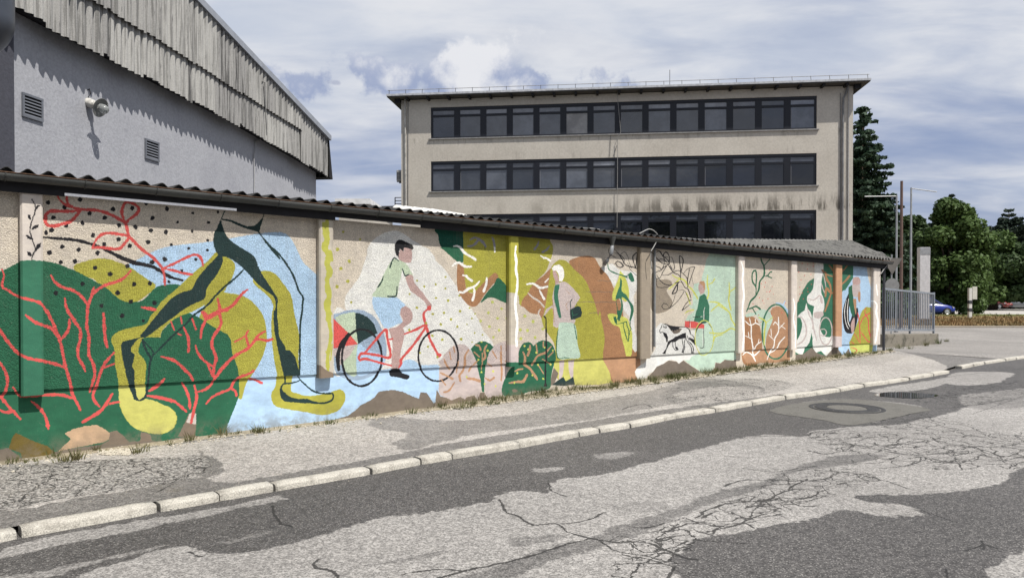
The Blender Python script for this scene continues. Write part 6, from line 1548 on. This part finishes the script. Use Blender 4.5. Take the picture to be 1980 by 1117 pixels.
# ------------------------------------------------------------------ cars
M_TYRE = simple('tyre', (.02, .02, .02), .8); M_RIM = simple('alloy_rim', (.55, .56, .57), .35, .5, .6); M_CGL = glassm('car_glass', (.01, .012, .015), .05, .8)
def carmat(name, c):
    m, t = newmat(name); t.bsdf(c, .28, .5, Coat_Weight=.6, Coat_Roughness=.06); return m
def car(loc, yaw, mat, label, group=None, L=4.1, Wd=1.72, H=1.46):
    t_ = thing('parked_car', label, 'car', tuple(loc), group); R_ = Matrix.Translation(loc) @ Matrix.Rotation(yaw, 4, 'Z')
    W_ = lambda x, y, z: R_ @ Vector((x, y, z))
    # body by stations along x: (x, half width, sill z, shoulder z)
    st = [(-L/2, .62, .42, .66), (-L/2+.08, .74, .30, .86), (-L/2+.4, .82, .24, .95), (-1.0, .86, .2, .96), (0, .865, .2, .95), (.75, .86, .2, .92), (1.3, .84, .22, .86), (L/2-.35, .80, .24, .76), (L/2-.08, .70, .28, .66), (L/2, .56, .40, .55)]
    mb = MB(); ring = []; k = Wd/1.73
    for x, w, a, b in st: ring.append([(x, y*k, z) for y, z in ((-w*.9, a), (-w, a+.12), (-w, (a+b)/2+.05), (-w*.95, b-.03), (-w*.84, b), (0, b+.035), (w*.84, b), (w*.95, b-.03), (w, (a+b)/2+.05), (w, a+.12), (w*.9, a))])
    n = 11; vs = [W_(*p) for r_ in ring for p in r_]; fs = [(i*n+j, (i+1)*n+j, (i+1)*n+(j+1) % n, i*n+(j+1) % n) for i in range(len(st)-1) for j in range(n)]; fs += [tuple(range(n)), tuple((len(st)-1)*n+j for j in range(n))[::-1]]
    mb.add(vs, fs); mb.build('body', mat, t_, smooth=True)
    # cabin
    def loft(rows, name, mt, par, sm=True):
        mb = MB(); n = len(rows[0]); vs = [W_(*p) for r_ in rows for p in r_]; fs = [(i*n+j, (i+1)*n+j, (i+1)*n+(j+1) % n, i*n+(j+1) % n) for i in range(len(rows)-1) for j in range(n)]; fs += [tuple(range(n)), tuple((len(rows)-1)*n+j for j in range(n))[::-1]]
        mb.add(vs, fs); return mb.build(name, mt, par, smooth=sm)
    cab = [[(-1.82, -.66, .93), (1.02, -.68, .90), (1.02, .68, .90), (-1.82, .66, .93)], [(-1.55, -.60, 1.2), (.62, -.62, 1.2), (.62, .62, 1.2), (-1.55, .60, 1.2)], [(-1.28, -.53, H-.07), (.22, -.55, H-.07), (.22, .55, H-.07), (-1.28, .53, H-.07)]]
    loft(cab, 'windows', M_CGL, t_, False)
    loft([[(-1.35, -.55, H-.075), (.28, -.57, H-.075), (.28, .57, H-.075), (-1.35, .55, H-.075)], [(-1.1, -.46, H), (.0, -.48, H), (.0, .48, H), (-1.1, .46, H)]], 'roof', mat, t_, False)
    for sg in (-1, 1):
        for a, b in (((1.0, .9), (.24, H-.06)), ((-.35, .93), (-.35, H-.06)), ((-1.8, .93), (-1.3, H-.06))):
            mb = MB(); mb.tube([W_(a[0], sg*.685, a[1]), W_(b[0], sg*.56, b[1])], .035, 6); mb.build('pillar', mat, t_)
    for x in (-1.28, 1.28):
        for sg in (-1, 1):
            M_ = R_ @ Matrix.Translation((x, sg*(.80), .31)) @ Matrix.Rotation(-sg*math.pi/2, 4, 'X')
            mb = MB(); mb.lathe([(0, -.12), (.30, -.12), (.315, -.08), (.315, .06), (.29, .085), (.21, .085)], 22, M_); wl = mb.build('wheel', M_TYRE, t_, smooth=False)
            mb = MB(); mb.lathe([(.205, .075), (.19, .095), (.15, .07), (.05, .085), (0, .09)], 22, M_); mb.build('rim', M_RIM, wl)
    for sg in (-1, 1):
        mb = MB(); mb.add([W_(L/2-.30, sg*.80*k, .72), W_(L/2-.06, sg*.62*k, .66), W_(L/2-.02, sg*.60*k, .56), W_(L/2-.25, sg*.80*k, .60), W_(L/2-.33, sg*.68*k, .78)], [(0, 1, 2, 3), (0, 4, 1)]); mb.build('headlight', M_RIM, t_)
    mb = MB(); mb.box(L/2-.02, L/2+.005, -.4, .4, .33, .48, W_); mb.build('grille', M_DARK, t_)
    return t_
P = at_depth(1822, 610, 60.5); car((P.x-1.35, 60.5, .05), math.radians(-8), carmat('blue_paint', (.010, .03, .26)), 'bright blue hatchback parked nose right under the leafy tree', L=4.0)
G_ = 'cars parked under the trees at the right'
for x, Y, cl, lb, yaw in ((1862, 92, (.012, .012, .014), 'black car parked deepest in the shade left of the row', -70), (1897, 90, (.02, .02, .022), 'dark car in the shade with bright headlights next to the red car', -60), (1926, 89, (.20, .035, .03), 'dull red car in the middle of the shaded row', -75),
                         (1954, 93, (.03, .03, .034), 'black car between the dull red car and the silver one', -65), (1977, 87, (.32, .34, .37), 'silver grey car at the right edge of the picture', -55), (1962, 104, (.25, .02, .02), 'bright red car behind the silver one', -60)):
    P = at_depth(x, 590, Y); car((P.x, Y, .04), math.radians(yaw), carmat(lb.split()[0]+'_paint', cl), lb, G_)
P = at_depth(1712, 600, 56); car((P.x, 56, .05), math.radians(80), carmat('white_paint', (.5, .5, .5)), 'white car behind the bars at the left end of the grey railing')

# ------------------------------------------------------------------ weeds, gravel and rubble along the wall foot
M_WEED = leafmat('weeds', (.09, .11, .04), (.14, .14, .06), (.20, .17, .09)); M_GRAV = stained('limestone_gravel', (.50, .46, .38), (.24, .21, .17), 8, .5, amt=.6)
rw = random.Random(31)
dens = lambda u: np.interp(u, [-3, 0, 2, 3.4, 4.6, 5.2, 9, 12, 14, 16.5, 18.5, 20], [.25, .22, .15, .2, .25, .9, 1, .9, .7, .8, .5, .3])
def blade_set(cx, cy, cz, n, h, sp, v, f):
    for k in range(n):
        a = rw.uniform(0, 6.28); r_ = rw.random()**1.2*sp; x = cx+r_*math.cos(a); y = cy+r_*math.sin(a); hh = h*rw.uniform(.4, 1.15); w = rw.uniform(.003, .007); b = rw.uniform(0, 3.14)
        lx, ly = math.cos(a)*hh*rw.uniform(.1, .8), math.sin(a)*hh*rw.uniform(.1, .8); i = len(v)
        v += [(x-w*math.cos(b), y-w*math.sin(b), cz), (x+w*math.cos(b), y+w*math.sin(b), cz), (x+lx*.5+w*.7*math.cos(b), y+ly*.5+w*.7*math.sin(b), cz+hh*.6), (x+lx*.5-w*.7*math.cos(b), y+ly*.5-w*.7*math.sin(b), cz+hh*.6), (x+lx, y+ly, cz+hh)]
        f += [(i, i+1, i+2, i+3), (i+3, i+2, i+4)]
v = []; f = []
for k in range(2400):
    u_ = rw.uniform(-3, 19.6)
    if rw.random() > dens(u_)**1.3: continue
    o_ = abs(rw.gauss(0, .12))+.0; w_ = WALL.w(u_, o_, zb(u_)); big = rw.random() < .14
    blade_set(w_.x, w_.y, w_.z-.005, rw.randint(5, 11) if not big else 26, .05 if not big else rw.uniform(.08, .15), .03 if not big else .07, v, f)
for (x, y, h_) in ((925, 770, .12), (1040, 760, .10), (1200, 748, .16), (1305, 716, .18), (1130, 752, .12), (1550, 702, .18), (1590, 690, .28), (1600, 695, .2), (1410, 716, .15), (1815, 664, .2), (1790, 668, .2), (1830, 660, .12), (1760, 676, .15), (1740, 676, .2), (1500, 704, .15), (145, 886, .12), (125, 890, .08), (270, 872, .08), (505, 835, .08), (640, 818, .07)):
    g_ = ground(x, y, .08); blade_set(g_.x, g_.y, .07, 46, h_, .10, v, f)
me = bpy.data.meshes.new('weeds'); me.from_pydata(v, [], f); me.materials.append(M_WEED); tag(link('weeds', me), 'straggly weeds and dry grass along the foot of the mural wall', 'weeds', 'stuff')
v = []; f = []
def pebble(x, y, z, r):
    b = len(v); h = r*rw.uniform(.5, .9); a0 = rw.uniform(0, 6)
    ring = [(x+r*rw.uniform(.7, 1.15)*math.cos(a0+k*1.257), y+r*rw.uniform(.7, 1.15)*math.sin(a0+k*1.257), z+rw.uniform(-.2, .2)*h) for k in range(5)]
    v.extend(ring); v.append((x+rw.uniform(-.2, .2)*r, y+rw.uniform(-.2, .2)*r, z+h)); v.append((x, y, z-h))
    for k in range(5): f.append((b+k, b+(k+1) % 5, b+5)); f.append((b+(k+1) % 5, b+k, b+6))
for k in range(16000):
    u_ = rw.uniform(-3, 19.4); o_ = abs(rw.gauss(0, .16)); 
    if rw.random() > .15+dens(u_): continue
    w_ = WALL.w(u_, o_-.01, zb(u_)+.002); pebble(w_.x, w_.y, w_.z+.006*max(0, 1-o_/.15), .005+.016*rw.random()**3)
for k in range(220):
    g_ = ground(rw.uniform(190, 260), rw.uniform(866, 880), .06); pebble(g_.x, g_.y, .065, rw.uniform(.006, .022))
for k in range(500):
    x_, y_ = rw.uniform(-100, 1980), rw.uniform(0, 1); g_ = ground(x_, 905+(1045-905)*y_-x_*.155, .06); pebble(g_.x, g_.y, .06, rw.uniform(.002, .006))
me = bpy.data.meshes.new('gravel'); me.from_pydata(v, [], f); me.materials.append(M_GRAV); tag(link('gravel', me), 'pale loose gravel and mortar crumbs at the wall foot', 'gravel', 'stuff')
# strip of soil heaped against the plinth
mb = MB(); n_ = 160; rows = []
for i in range(n_+1):
    u_ = -3+22.6*i/n_; d_ = .10+.16*dens(u_)+.05*mnoise.noise(Vector((u_*3, 0, 0))); hgt = .012+.028*dens(u_)*(1+.8*mnoise.noise(Vector((u_*2.2, 5, 0))))
    rows.append([WALL.w(u_, -.03, zb(u_)+hgt), WALL.w(u_, d_*.5, zb(u_)+hgt*.7), WALL.w(u_, d_, zb(u_)-.006)])
mb.add([v_ for r_ in rows for v_ in r_], [(i*3+j, (i+1)*3+j, (i+1)*3+j+1, i*3+j+1) for i in range(n_) for j in range(2)]); tag(mb.build('soil_strip', M_EARTH, smooth=True), 'thin strip of dry soil against the wall foot', 'soil', 'stuff')
